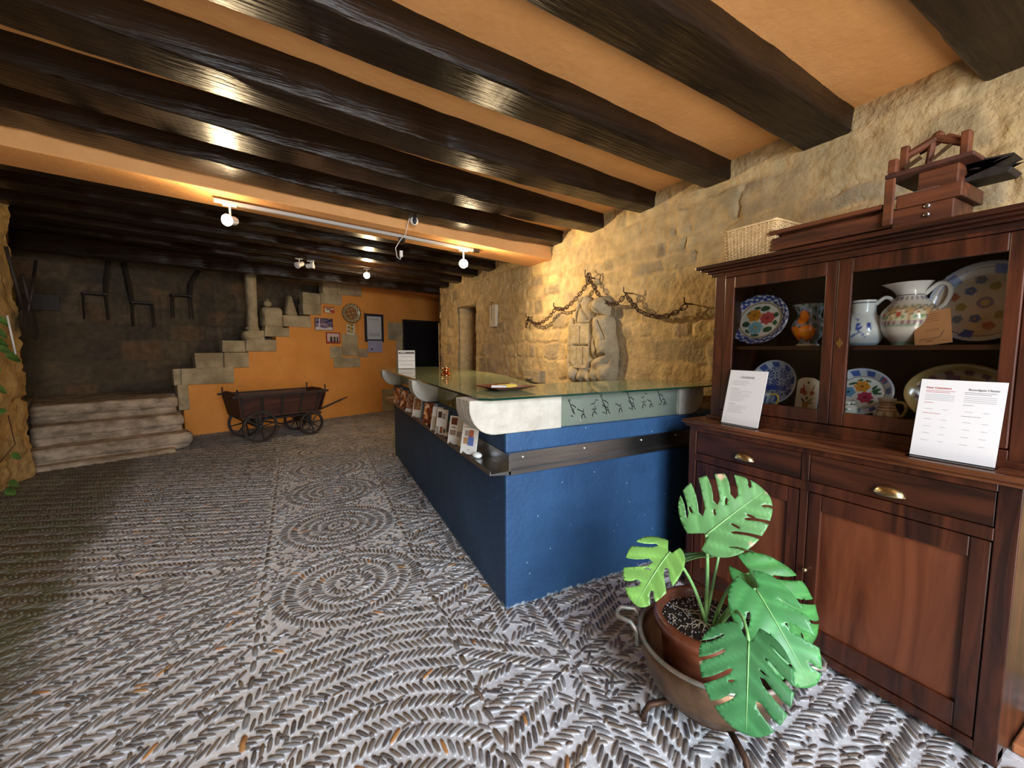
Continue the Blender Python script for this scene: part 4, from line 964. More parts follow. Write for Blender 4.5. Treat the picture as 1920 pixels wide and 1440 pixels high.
# orange-brown card leaning on the big jug
m = M(); m.box(0, .0025, -.055, .055, 0, .145)
t = thing('tan_card', 'tan leaning card between the large jug and the big pale plate', 'card', (2.285, .665, 1.469), 0)
o = obj('card_sheet', m, mat('tan card', (.42, .19, .075), rough=.6), t); o.rotation_euler = (math.radians(-10), math.radians(16), 0)
q = M(); q.tube([(-.001, .04, .025), (-.001, -.022, .028), (-.001, -.035, .055)], .0012, 5); q.tube([(-.001, .02, .016), (-.001, 0, .017)], .0014, 5)
for k, z_ in enumerate((.13, .12, .11, .10, .065, .058)): q.box(-.0008, -.0002, -.02, .02, z_, z_ + .0015)
obj('printed_lines', q, mat('brown ink', (.18, .07, .03), rough=.6), o)
# ------------------------------------------------------------------ on top of the cabinet
def basket(name, lab, loc, lx, ly, lz, rz=0):
    t = thing(name, lab, 'basket', loc, rz); m = M()
    per = [];   N_ = 44
    cor = [(-lx / 2, -ly / 2), (lx / 2, -ly / 2), (lx / 2, ly / 2), (-lx / 2, ly / 2)]
    for c in range(4):
        a = cor[c]; b = cor[(c + 1) % 4]; k = 14 if c % 2 else 12
        for i in range(k): per.append((a[0] + (b[0] - a[0]) * i / k, a[1] + (b[1] - a[1]) * i / k, c))
    nrm = [(0, -1), (1, 0), (0, 1), (-1, 0)]
    nrow = int(lz / .0095)
    for r in range(nrow):
        z = .006 + r * (lz - .01) / nrow; pts = []
        for i, (x, y, c) in enumerate(per):
            sgn = 1 if (i + r) % 2 else -1; fl_ = 1 + .10 * z / lz
            pts.append((x * fl_ + nrm[c][0] * .003 * sgn, y * fl_ + nrm[c][1] * .003 * sgn, z))
        m.tube(pts, .0045, 5, closed=True)
    for i, (x, y, c) in enumerate(per): m.tube([(x, y, 0), (x * 1.10, y * 1.10, lz)], .003, 5)
    m.tube([(x * 1.1, y * 1.1, lz) for x, y, c in per], .007, 6, closed=True)
    m.box(-lx / 2, lx / 2, -ly / 2, ly / 2, 0, .006)
    obj('woven_body', m, K['wicker'], t, smooth=True)
    return t
basket('wicker_basket', 'pale square wicker basket on the left end of the cabinet', (2.345, 1.415, 1.931), .22, .26, .185)
# old wooden bench tool
t = thing('wooden_bench_tool', 'old wooden bench tool with long board and blades on top of the cabinet', 'tool', (2.32, .95, 1.931))
def TB(m):
    for i, p in enumerate(m.v): m.v[i] = (p[0] - 2.32, p[1] - .95, p[2] - 1.931)
    return m
m = M(); m.box(2.22, 2.42, .802, 1.29, 1.955, 2.018); m.box(2.215, 2.42, .62, .80, 1.935, 2.018); obj('bed', TB(m), K['wold'], t, bev=.004)
m = M(); m.box(2.21, 2.43, .835, 1.30, 2.036, 2.055); m.box(2.25, 2.40, .84, 1.26, 2.0185, 2.0355); obj('long_board', TB(m), K['wold'], t, bev=.003)
m = M(); m.box(2.21, 2.44, .60, .79, 2.0185, 2.072); m.box(2.235, 2.44, .62, .735, 2.0725, 2.1495); obj('block', TB(m), K['wold'], t, bev=.004)
m = M(); m.box(2.215, 2.222, .665, .80, 2.062, 2.074); obj('metal_strip', TB(m), K['rimcopper'], t)
m = M(); m.box(2.20, 2.50, .575, .83, 2.15, 2.166); obj('platform', TB(m), K['wcart'], t, bev=.003)
m = M(); m.box(2.203, 2.214, .795, .83, 1.96, 2.149); m.box(2.205, 2.235, .795, .825, 2.167, 2.225); obj('upright', TB(m), K['wold'], t, bev=.008)
m = M(); m.box(2.24, 2.27, .775, .80, 2.166, 2.275); obj('upright', TB(m), K['wold'], t, bev=.004)
m = M(); m.box(2.24, 2.28, .60, .625, 2.166, 2.26); obj('upright', TB(m), K['wold'], t, bev=.004)
m = M(); m.tube([(2.26, .79, 2.235), (2.27, .70, 2.275)], .016, 8); m.tube([(2.27, .70, 2.275), (2.27, .62, 2.225)], .014, 8); m.tube([(2.30, .76, 2.25), (2.32, .68, 2.285), (2.32, .62, 2.24)], .012, 8)
m.tube([(2.27, .72, 2.17), (2.27, .71, 2.27)], .012, 8); m.ball((2.28, .70, 2.283), .02, 10, 8); obj('frame_bars', TB(m), K['wold'], t)
m = M(); m.box(-.028, .028, -.002, .002, -.008, .008, T=Matrix.Translation((2.235, .755, 2.195)) @ Matrix.Rotation(PI / 2, 4, 'Z') @ Matrix.Rotation(.5, 4, 'Y')); m.box(-.03, .03, -.002, .002, -.006, .006, T=Matrix.Translation((2.25, .675, 2.21)) @ Matrix.Rotation(PI / 2, 4, 'Z') @ Matrix.Rotation(.6, 4, 'Y')); m.box(-.028, .028, -.002, .002, -.005, .005, T=Matrix.Translation((2.27, .66, 2.235)) @ Matrix.Rotation(PI / 2, 4, 'Z') @ Matrix.Rotation(.6, 4, 'Y')); obj('blade', TB(m), K['steel'], t)
m = M(); m.prism([(.44, 2.085), (.60, 2.085), (.60, 2.105), (.50, 2.118), (.545, 2.13), (.46, 2.14), (.60, 2.15), (.60, 2.165), (.43, 2.15), (.50, 2.125), (.43, 2.1)], lambda a, b, d: (d, a + .07, b), 2.30, 2.42); obj('wedge', TB(m), K['wblack'], t, bev=.003)
for z_ in (1.975, 2.008):
    m = M(); m.ball((2.213, .695, z_), .011, 10, 8, sc=(.5, 1, 1)); obj('rivet', TB(m), K['steel'], t, smooth=True)
# ================================================================== RIGHT WALL PIECES
# carved coat of arms: one relief surface
def relief():
    nu, nv = 110, 125; u = np.linspace(-.02, .84, nu); v = np.linspace(-.03, .92, nv); U, V_ = np.meshgrid(u, v, indexing='ij')
    H = np.full(U.shape, -0.02)
    def el(cu, cv, ru, rv, h, rot=0.0, b=0.0):
        nonlocal H
        a = (U - cu) * math.cos(rot) + (V_ - cv) * math.sin(rot); c = -(U - cu) * math.sin(rot) + (V_ - cv) * math.cos(rot)
        q = (a / ru) ** 2 + (c / rv) ** 2; e = b + h * np.sqrt(np.clip(1 - q, 0, 1)); e = np.where(q < 1, e, -0.02)
        kk_ = .035; hh_ = np.clip(kk_ - np.abs(H - e), 0, None) / kk_; H = np.maximum(H, e) + np.where((q < 1) & (H > 0), hh_ * hh_ * kk_ * .25, 0)
    def bx(u0, u1, v0, v1, h, s=.012):
        nonlocal H
        d = np.minimum(np.minimum(U - u0, u1 - U), np.minimum(V_ - v0, v1 - V_)); H = np.maximum(H, np.where(d > 0, h * smooth(0, s, d), -.02))
    bx(.02, .70, .02, .62, .018, .03)
    el(.31, .70, .15, .20, .075); el(.28, .83, .10, .08, .06)                                   # mantling over the shield
    el(.585, .775, .100, .095, .135); el(.47, .80, .055, .05, .07); el(.50, .72, .05, .05, .05)  # head of the supporter
    el(.60, .60, .115, .13, .115); el(.66, .55, .09, .14, .10); el(.58, .50, .10, .10, .10)      # shoulders and chest
    el(.66, .38, .12, .19, .12, .1); el(.56, .34, .10, .16, .09, .3); el(.50, .45, .045, .10, .06, .2)
    el(.60, .22, .15, .08, .10, .3); el(.66, .12, .12, .12, .10); el(.52, .10, .08, .10, .085); el(.74, .24, .06, .22, .06)
    el(.13, .08, .075, .085, .075); el(.05, .20, .05, .16, .04); el(.07, .42, .05, .12, .045); el(.08, .60, .05, .10, .035); el(.10, .30, .04, .08, .04)
    el(.33, .09, .11, .075, .06); el(.26, .05, .05, .05, .06); el(.41, .05, .05, .05, .06); el(.34, .16, .15, .05, .05)
    for (g0, g1, g2, g3) in ((.49, .50, .60, .33), (.60, .33, .50, .24), (.52, .69, .66, .66), (.55, .27, .70, .30), (.62, .62, .70, .45), (.52, .80, .60, .72), (.24, .86, .40, .66), (.30, .88, .22, .64), (.48, .70, .74, .675), (.47, .72, .47, .30)):
        tt = np.clip(((U - g0) * (g2 - g0) + (V_ - g1) * (g3 - g1)) / ((g2 - g0) ** 2 + (g3 - g1) ** 2), 0, 1); dd_ = np.hypot(U - g0 - tt * (g2 - g0), V_ - g1 - tt * (g3 - g1)); H = H - .045 * np.exp(-(dd_ / .013) ** 2)
    # shield plate
    d = np.minimum(np.minimum(U - .13, .455 - U), np.minimum(V_ - .14, .625 - V_)); low = (V_ < .22); cut = np.abs(U - .292) > (.163 - (.22 - V_) * .9)
    sh = np.where((d > 0) & ~(low & cut), .062 * smooth(0, .008, d), -.02)
    ins = (U > .155) & (U < .43) & (V_ > .165) & (V_ < .60) & ~((V_ < .23) & (np.abs(U - .292) > .115)); sh = np.where(ins, .056, sh)
    for g0, g1, h0, h1 in ((.275, .292, .40, .585), (.225, .235, .19, .375), (.33, .345, .18, .375), (.155, .43, .382, .400)):
        sh = np.where((U > g0) & (U < g1) & (V_ > h0) & (V_ < h1), .026, sh)
    H = np.where(sh > 0, sh, H)
    H = H + (vnoise(U * 26, V_ * 26, 77, 4) - .5) * .012
    m = M(); P = np.stack([2.762 - H, 3.80 - U, 1.10 + V_], -1)
    idx = np.arange(nu * nv).reshape(nu, nv); kp = (np.maximum(np.maximum(H[:-1, :-1], H[1:, :-1]), np.maximum(H[1:, 1:], H[:-1, 1:])) > 0)
    m.v = P.reshape(-1, 3).tolist(); m.f = np.stack([idx[:-1, :-1], idx[:-1, 1:], idx[1:, 1:], idx[1:, :-1]], -1)[kp].tolist()
    used = sorted({i for f in m.f for i in f}); mp = {a: b for b, a in enumerate(used)}
    m.v = [m.v[i] for i in used]; m.f = [tuple(mp[i] for i in f) for f in m.f]
    m.box(2.765, 2.785, 3.14, 3.72, 1.14, 1.86)
    return m
o = obj('carved_coat_of_arms', relief(), K['relief'] if 'relief' in K else mat('carved grey stone', (.34, .27, .165), (.46, .38, .25), .9, scale=(9, 9, 9), bump=.003, bscale=(50, 50, 50), spec=.2), smooth=True)
tag(o, 'carved stone coat of arms with shield and figure on the masonry wall', 'stone carving')
# hanging chain
pts = [(4.65, 1.74), (4.63, 1.80), (4.60, 1.85), (4.53, 1.80), (4.44, 1.77), (4.32, 1.765), (4.22, 1.79), (4.10, 1.84), (3.98, 1.915), (3.90, 1.895), (3.80, 1.90), (3.70, 1.94), (3.61, 1.985), (3.52, 2.04), (3.45, 2.09), (3.38, 2.15), (3.32, 2.09), (3.24, 1.99), (3.16, 1.92), (3.06, 1.88), (2.96, 1.88), (2.86, 1.945), (2.78, 1.86), (2.70, 1.79), (2.60, 1.745), (2.49, 1.72), (2.38, 1.722), (2.29, 1.745), (2.21, 1.785)]
t = thing('hanging_chain', 'rusty iron chain hung in swags on hooks along the stone wall', 'chain', (2.72, 3.38, 2.15))
def link():
    m = M(); m.tube([(.027 * math.cos(a) + (.008 if math.cos(a) > 0 else -.008), .017 * math.sin(a), 0) for a in [2 * PI * k / 16 for k in range(16)]], .0050, 6, closed=True); return m
seg = []; 
for i in range(len(pts) - 1):
    a, b = Vector(pts[i]), Vector(pts[i + 1]); seg.append((a, b, (b - a).length))
tot = sum(s_[2] for s_ in seg); nl = 66
first = None
for k in range(nl):
    d_ = tot * (k + .5) / nl
    for a, b, l_ in seg:
        if d_ <= l_: break
        d_ -= l_
    p = a.lerp(b, d_ / l_); dirv = (b - a).normalized(); ang = math.atan2(dirv.y, -dirv.x)     # in the wall plane (y,z)
    if first is None: first = obj('chain_link', link(), K['iron'], t, smooth=True); o = first
    else: o = first.copy(); COL.objects.link(o)
    Xa = Vector((0, dirv.x, dirv.y)); Nn_ = Vector((-1, 0, 0)); Ya = Nn_.cross(Xa)
    tw = 0.5 if k % 2 else -0.9
    Yr = Ya * math.cos(tw) + Nn_ * math.sin(tw); Zr = Xa.cross(Yr)
    mt = Matrix((Xa, Yr, Zr)).transposed().to_4x4(); mt.translation = Vector((0.0, p.x - 3.38, p.y - 2.15)); o.matrix_local = mt; o.parent = t
for y_, z_, big in ((4.61, 1.86, 0), (3.98, 1.93, 0), (3.38, 2.17, 1), (2.86, 1.96, 0), (2.20, 1.80, 0)):
    m = M(); e = .02
    m.tube([(.09, 0, 0), (-.01, 0, 0), (-.03, 0, .01), (-.03, 0, .05)], .006, 6)
    if big:
        m.tube([(.09, .05, .02), (-.02, .05, .02), (-.02, .05, .09)], .006, 6)
        for q in (-.018, .018): m.tube([(-.015 + q * .3, q + .028 * math.cos(a), .0 + .05 * math.sin(a)) for a in [2 * PI * k / 18 for k in range(18)]], .006, 6, closed=True)
    obj('wall_hook', m, K['iron'], t, loc=(0, y_ - 3.38, z_ - 2.15))
# pale panel with a nail and cord; stone ledge block
t = thing('plaster_panel', 'narrow pale plaster panel with a nail and cord near the back doorway', 'panel', (2.77, 5.73, 1.79))
m = M(); m.box(-.02, .05, -.11, .10, 0, .33); obj('panel', m, mat('pale plaster', (.60, .52, .38), (.68, .60, .46), .85, scale=(6, 6, 6)), t, bev=.006)
m = M(); m.tube([(.0, -.02, .36), (-.045, -.02, .365)], .006, 6); m.tube([(-.04, -.02, .36), (-.035, -.015, .25), (-.03, .0, .1)], .0025, 5); obj('nail_and_cord', m, K['iron'], t)
m = M(); m.box(-.07, .05, -.20, .20, 0, .16); m.box(-.11, .05, -.03, .12, .035, .075)
o = obj('stone_ledge_block', m, K['blockstone'], loc=(2.77, 4.50, 1.03), bev=.015); tag(o, 'projecting stone block low on the wall behind the tray', 'stone block')
# ================================================================== LIGHTING TRACK
t = thing('light_track', 'long white lighting track under the orange soffit', 'light track', (.68, 4.36, 2.63))
ta = math.atan(TILT)
def TR(x, z=0.0): return zc(x, 2.505) - .014 + z
m = M(); m.add([(x - .68, y, TR(x, z) - 2.63) for z in (-.016, .013) for y in (-.018, .018) for x in (-.50, 1.88)], [(0, 2, 3, 1), (4, 5, 7, 6), (0, 1, 5, 4), (1, 3, 7, 5), (3, 2, 6, 7), (2, 0, 4, 6)])
obj('rail', m, mat('grey white rail', (.42, .42, .42), rough=.45), t, bev=.002)
m = M(); m.box(1.86 - .68, 1.93 - .68, -.022, .022, TR(1.89) - 2.63 - .018, TR(1.89) - 2.63 + .014); m.box(1.04 - .68, 1.10 - .68, -.02, .02, TR(1.07, -.05) - 2.63, TR(1.07, -.016) - 2.63); obj('end_cap', m, K['black'], t)
def spot(lab, x, y, ztop, dirv, drop, group, on=True, sc=1.0):
    t = thing('spotlight', lab, 'spotlight', (x, y, ztop), 0, group)
    D = Vector(dirv).normalized(); c = Vector((0, 0, -drop))
    m = M(); m.box(-.05, .05, -.018, .018, -.012, 0); m.tube([(0, 0, -.01), (0, 0, -drop + .03)], .008, 8); obj('adapter', m, K['white'], t)
    T = D.to_track_quat('Z', 'Y').to_matrix().to_4x4(); T.translation = c
    m = M(); m.lathe([(.0001, -.075), (.028, -.07), (.036, -.05), (.034, -.01), (.044, .02), (.050, .045), (.046, .045), (.040, .020), (.0001, .015)], 24, T=T @ Matrix.Scale(sc, 4)); obj('housing', m, K['white'], t, smooth=True)
    m = M(); m.lathe([(.0001, .052), (.020, .050), (.036, .040), (.042, .030)], 24, T=T @ Matrix.Scale(sc, 4)); obj('bulb', m, K['bulb'] if on else K['white'], t, smooth=True)
    return Vector((x, y, ztop)) + c + D * .075
G_ = 'ceiling spotlights'
pL = spot('lit spotlight at the left end of the white track', -.39, 4.36, TR(-.39, -.016), (-.55, -1, -.25), .13, G_)
pR = spot('lit spotlight at the right end of the white track', 1.75, 4.37, TR(1.75, -.016), (-.42, -1, -.42), .14, G_)
pF = spot('lit spotlight far back under the dark beams above the wall pictures', 1.17, 7.12, zc(1.17, 2.645), (-.15, -1, -.30), .10, G_)
spot('unlit white spotlight, left one of the pair above the stairs', .20, 7.12, zc(.2, 2.645), (-.9, -.6, -.5), .09, G_, False)
spot('unlit white spotlight, right one of the pair above the stairs', .36, 7.20, zc(.3, 2.645), (.9, -.3, .15), .07, G_, False)
WARM = (1.0, .74, .42)
def spotlamp(name, p, tgt, e, ang, blend=1.0, rad=.03):
    o = lamp(name, 'SPOT', p, e, WARM, spot_size=math.radians(ang), spot_blend=blend, shadow_soft_size=rad); aim(o, tgt); return o
spotlamp('left_track_beam', pL, pL + Vector((-.55, -1, -.25)), 62, 165)
spotlamp('right_track_beam', pR, (2.75, 3.35, 1.75), 135, 165)
spotlamp('far_spot_beam', pF, pF + Vector((-.1, .5, -1)), 60, 170)
lamp('left_lamp_spill', 'POINT', pL + Vector((-.03, -.03, .0)), 10, WARM, shadow_soft_size=.04)
lamp('right_lamp_spill', 'POINT', pR + Vector((.0, -.03, .03)), 9, WARM, shadow_soft_size=.04)
lamp('far_lamp_spill', 'POINT', pF + Vector((0, .02, -.05)), 40, WARM, shadow_soft_size=.04)
# surveillance camera
t = thing('security_camera', 'small white dome security camera under a beam in front of the track', 'security camera', (1.12, 4.06, zc(1.12, 2.65)))
m = M(); m.lathe([(.0001, 0), (.042, 0), (.042, -.016), (.032, -.034), (.018, -.045), (.0001, -.046)], 24); obj('base', m, K['white'], t, smooth=True)
T = Vector((-.15, -1, -.15)).to_track_quat('Z', 'Y').to_matrix().to_4x4(); T.translation = Vector((0, 0, -.075))
m = M(); m.ball((0, 0, -.075), .040, 24, 16); obj('head', m, K['white'], t, smooth=True)
m = M(); m.lathe([(.0001, .043), (.014, .042), (.020, .036)], 20, T=T @ Matrix.Diagonal((1, 1.6, 1, 1))); obj('face', m, K['black'], t, smooth=True)
m = M(); m.ball((-.004, -.044, -.082), .009, 12, 8); obj('lens', m, K['lens'], t, smooth=True)
m = M(); m.tube([(-.03, .02, -.02), (-.045, .05, -.08), (-.04, .18, -.16), (-.07, .28, -.20), (-.115, .30, -.28), (-.10, .30, -.37), (-.07, .30, -.39), (-.06, .30, -.35)], .004, 6); obj('cable', m, K['white'], t, smooth=True)
m = M(); m.box(-.075, -.045, .285, .315, -.365, -.30); obj('plug', m, K['white'], t, bev=.004)
# ================================================================== STAIRS
def rbox(m, s0, s1, o0, o1, z0, z1, amp=.02, res=.06, seed=1):
    """stone slab in the back-wall frame, faces subdivided and roughened"""
    n = [max(1, int((b - a) / res)) for a, b in ((s0, s1), (o0, o1), (z0, z1))]
    bm = bmesh.new(); bmesh.ops.create_cube(bm, size=1.0)
    idx = {}; v = []; f = []
    def vid(i, j, k):
        if (i, j, k) not in idx:
            s = s0 + (s1 - s0) * i / n[0]; o_ = o0 + (o1 - o0) * j / n[1]; z = z0 + (z1 - z0) * k / n[2]
            ed = (i in (0, n[0])) + (j in (0, n[1])) + (k in (0, n[2]))
            c = Vector(((s0 + s1) / 2 - s, (o0 + o1) / 2 - o_, (z0 + z1) / 2 - z)); c = Vector((np.sign(c.x) if i in (0, n[0]) else 0, np.sign(c.y) if j in (0, n[1]) else 0, np.sign(c.z) if k in (0, n[2]) else 0))
            w_ = (float(vnoise(np.array([s * 5 + o_ * 3 + seed]), np.array([z * 7 + o_ * 5 - s]), seed, 4)[0]) - .35) * amp * 2 + (ed - 1) * amp * .9
            s += c.x * w_; o_ += c.y * w_; z += c.z * w_
            idx[(i, j, k)] = len(v); v.append(BW(s, z, o_))
        return idx[(i, j, k)]
    for a in (0, n[0]):
        for j in range(n[1]):
            for k in range(n[2]): q = (vid(a, j, k), vid(a, j + 1, k), vid(a, j + 1, k + 1), vid(a, j, k + 1)); f.append(q if a else q[::-1])
    for a in (0, n[1]):
        for i in range(n[0]):
            for k in range(n[2]): q = (vid(i, a, k), vid(i + 1, a, k), vid(i + 1, a, k + 1), vid(i, a, k + 1)); f.append(q)
    for a in (0, n[2]):
        for i in range(n[0]):
            for j in range(n[1]): q = (vid(i, j, a), vid(i + 1, j, a), vid(i + 1, j + 1, a), vid(i, j + 1, a)); f.append(q)
    bm.free(); m.add(v, f); return m
t = thing('stone_staircase', 'worn stone steps rising at the far left and up behind the orange wall', 'staircase', (0, 0, 0))
for (o1, z0, z1, sl, sr, sd) in ((1.22, -.06, .06, -1.84, -.42, 5), (1.06, .0, .24, -1.80, -.20, 1), (.76, .18, .48, -1.77, -.23, 2), (.46, .42, .72, -1.76, -.24, 3)):
    m = rbox(M(), sl, sr - .02, -.6, o1 - .018, z0, z1 - .06, amp=.014, seed=sd + 40); m = rbox(m, sl, sr, -.6, o1, z1 - .17, z1, amp=.012, res=.04, seed=sd); obj('step', m, K['stepstone'], t, smooth=True)
m = rbox(M(), -1.85, 0.3, -1.28, -.2, .0, .72, amp=.02, seed=6); obj('landing', m, K['stepstone'], t, smooth=True)
for k in range(8):
    m = rbox(M(), -.05 + .39 * k, .75 + .39 * k, -1.28, -.225, .60 + .245 * k, .93 + .245 * k, amp=.014, seed=20 + k); obj('step', m, K['blockstone'], t, smooth=True)
# loose stones on the stair edge
def stone(name, lab, s0, s1, o0, o1, z0, z1, seed, amp=.02, cat='stone block', grp=None):
    o = obj(name, rbox(M(), s0, s1, o0, o1, z0, z1, amp=amp, res=.05, seed=seed), K['blockstone'], smooth=True); return tag(o, lab, cat, grp)
t = thing('stone_column', 'square stone column standing on the stair edge up to the beams', 'column', (0, 0, 0))
obj('base', rbox(M(), .82, 1.17, -.28, .01, 1.62, 1.79, seed=51), K['blockstone'], t, smooth=True)
obj('shaft', rbox(M(), .93, 1.10, -.24, -.03, 1.76, 3.0, seed=52, amp=.012), K['blockstone'], t, smooth=True)
o = obj('moulding', rbox(M(), .88, 1.13, -.26, .0, 1.76, 1.92, seed=53, amp=.03), K['blockstone'], t, smooth=True)
stone('stone_cube', 'squared pale stone block beside the column on the stairs', 1.17, 1.52, -.30, .0, 1.86, 2.25, 61)
stone('pointed_stone', 'tall pointed stone standing right of the squared stone block', 1.58, 1.80, -.26, -.06, 2.11, 2.30, 63, .02)
m = M(); T = Matrix.Rotation(BROT, 4, 'Z')
bx_ = rbox(M(), 1.57, 1.83, -.26, -.04, 2.10, 2.50, amp=.02, res=.04, seed=64)
for i, p in enumerate(bx_.v):
    k = (p[2] - 2.10) / .40; s_ = (Vector(p) - BO).dot(BD); cs = 1.66
    ns = cs + (s_ - cs) * (1 - .75 * k); q = Vector(p) + BD * (ns - s_); bx_.v[i] = tuple(q)
old = [o for o in bpy.data.objects if o.name.startswith('pointed_stone')][0]; bpy.data.objects.remove(old)
tag(obj('pointed_stone', bx_, K['blockstone'], smooth=True), 'tall pointed stone standing right of the squared stone block', 'stone block')
m = M(); m.ball(BW(1.31, 2.315, -.20), .075, 16, 10, sc=(1, 1, .9)); m.tube([BW(1.31, 2.37, -.20), BW(1.31, 2.41, -.20)], .02, 8)
tag(obj('round_stone', m, K['blockstone'], smooth=True), 'small round stone knob on top of the squared stone block', 'stone')
# three high-backed little chairs on the dark wall
def chair(lab, s, z, flip, h, tilt):
    t = thing('high_backed_chair', lab, 'chair', BW(s, z, -1.13), BROT, 'chairs hung on the dark wall')
    f = -1 if flip else 1; W_ = .15
    m = M(); m.box(-W_ if f > 0 else -W_, W_, -.12, .12, 0, .03); obj('seat', m, K['wblack'], t, bev=.004)
    for sx in (-1, 1):
        for sy in (-1, 1):
            q = M(); q.tube([(sx * (W_ - .02), sy * .10, .0), (sx * (W_ - .01), sy * .105, -.40)], [.016, .011], 6); obj('leg', q, K['wblack'], t)
    q = M(); x0 = f * (-W_ + .02)
    for sy in (-.09, .09): q.tube([(x0, sy, .0), (x0 - f * .02, sy, .25), (x0 - f * tilt, sy, h)], [.026, .034, .030], 6)
    q.prism([(-.09, .12), (.09, .12), (.09, h - .02), (-.09, h - .02)], lambda a, b, d: (x0 + d - f * (.02 + (tilt - .02) * max(0, (b - .25)) / (h - .25)), a, b), -.012, .012)
    obj('backrest', q, K['wblack'], t)
chair('dark high-backed chair at the left of the three on the wall', -.96, 2.34, True, .78, .10)
chair('dark high-backed chair in the middle of the three on the wall', -.38, 2.24, False, .78, .08)
chair('dark high-backed chair at the right of the three, nearest the column', .17, 2.42, True, .58, .20)
# ================================================================== PICTURES ON THE ORANGE WALL
def framed(name, lab, cat, s0, s1, z0, z1, fm, fw, fn, grp=None, th=.02):
    c = BW((s0 + s1) / 2, z0, .004); t = thing(name, lab, cat, c, BROT, grp); W_ = s1 - s0; H_ = z1 - z0
    m = M()
    for a in ((-W_ / 2, -W_ / 2 + fw, 0, H_), (W_ / 2 - fw, W_ / 2, 0, H_), (-W_ / 2 + fw, W_ / 2 - fw, 0, fw), (-W_ / 2 + fw, W_ / 2 - fw, H_ - fw, H_)): m.box(a[0], a[1], -th, 0, a[2], a[3])
    obj('frame', m, fm, t)
    m, cc = panelmesh(W_ - 2 * fw, H_ - 2 * fw, .004, fn, 36, 30); obj('picture', m, K['print'], t, cols=cc, loc=(0, -th * .5, fw)); return t
redp = mat('red frame', (.30, .018, .012), rough=.4); dkp = mat('dark navy frame', (.018, .022, .035), rough=.45)
PG = 'small pictures on the orange wall'
framed('framed_picture', 'smallest picture, topmost on the orange wall, red and cream', 'picture', 2.29, 2.50, 2.20, 2.325, redp, .006, rects((.62, .55, .42), [(0, 1, .85, 1, (.35, .1, .06)), (.2, .7, .55, .75, (.15, .05, .03)), (.75, 1, 0, .6, (.45, .05, .03)), (.55, .75, .1, .5, (.25, .1, .05))]), PG)
framed('framed_picture', 'wide photograph with dark blue tones left of the round plate', 'picture', 2.09, 2.46, 1.84, 2.085, mat('thin brown frame', (.06, .03, .03), rough=.5), .005, lambda u, v: (.55, .50, .50) if v < .22 + .06 * math.sin(u * 9) else ((.55, .58, .72) if .23 < u < .28 else photoish(31, [(.02, .02, .06), (.05, .05, .13), (.16, .14, .25), (.20, .06, .04), (.3, .25, .3)])(u, v)), PG)
framed('framed_picture', 'red-framed picture of dark figures above the exposed stones', 'picture', 2.31, 2.61, 1.575, 1.80, redp, .018, lambda u, v: (.04, .03, .03) if (v < .62 and (abs(u - .35) < .10 or abs(u - .62) < .08 or abs(u - .85) < .06)) else ((.55, .42, .38) if v > .15 else (.4, .15, .1)), PG)
# round wall plate
def f_wp(a, b):
    q = math.hypot(a, b); an = math.atan2(b, a)
    if q > .94: return (.10, .045, .02)
    if q > .62: return (.13, .10, .06) if math.sin(an * 14 + math.sin(q * 20)) * math.sin(q * 26) > .05 else (.50, .40, .24)
    return [(.28, .10, .04), (.10, .07, .05), (.46, .30, .14), (.35, .17, .06)][int(abs(math.sin(a * 7 + b * 3) * math.cos(b * 8 - a * 2)) * 3.99)]
t = thing('wall_plate', 'round brown patterned plate hanging on the orange wall', 'plate', BW(2.875, 2.225, .012), BROT)
m = M(); cols = []
nr, na = 26, 72
for i in range(nr + 1):
    for k in range(na):
        q = i / nr; a = 2 * PI * k / na; m.v.append((.215 * q * math.cos(a), -.005 - .03 * float(smooth(.55, 1, np.array(q))), .205 * q * math.sin(a))); cols.append(f_wp(q * math.cos(a), q * math.sin(a)))
for i in range(nr):
    for k in range(na): m.f.append((i * na + k, (i + 1) * na + k, (i + 1) * na + (k + 1) % na, i * na + (k + 1) % na))
n0 = len(m.v)
for k in range(na): a = 2 * PI * k / na; m.v.append((.13 * math.cos(a), -.0, .13 * math.sin(a))); cols.append((.2, .1, .05))
for k in range(na): m.f.append((nr * na + k, n0 + k, n0 + (k + 1) % na, nr * na + (k + 1) % na))
obj('plate_body', m, K['paint'], t, cols=np.array(cols), smooth=True)
t = thing('wall_tile', 'small painted tile holder directly under the round wall plate', 'tile', BW(2.855, 1.765, .004), BROT)
m, cc = panelmesh(.18, .235, .01, lambda u, v: (.52, .50, .38) if v < .22 else ((.16, .09, .03) if abs(math.sin(u * 7) * math.cos(v * 9 + u * 2)) > .62 else ((.5, .35, .12) if abs(u - .5) < .2 else (.55, .50, .38))), 24, 24)
obj('tile_face', m, K['print'], t, cols=cc, loc=(0, -.016, 0))
t = framed('framed_notice', 'tall dark frame with a white printed sheet right of the round plate', 'notice', 3.18, 3.65, 1.62, 2.245, dkp, .055, rects((.48, .50, .52), [(.08, .9, .93, .945, (.2, .2, .22))] + [(.1, .1 + .75, .88 - .035 * k, .886 - .035 * k, (.36, .37, .40)) for k in range(22)]))
o = tag(obj('lilac_sheet', (lambda q: q.box(-.18, .18, -.004, 0, 0, .26))(M()), mat('lilac paper', (.30, .29, .42), rough=.7), loc=BW(3.42, 1.385, .028)), 'lilac paper sheet stuck under the tall dark frame', 'paper sheet'); o.rotation_euler = (0, 0, BROT)
q = M(); q.box(-.11, -.07, -.0055, -.004, .05, .085); obj('printed_mark', q, K['black'], o)
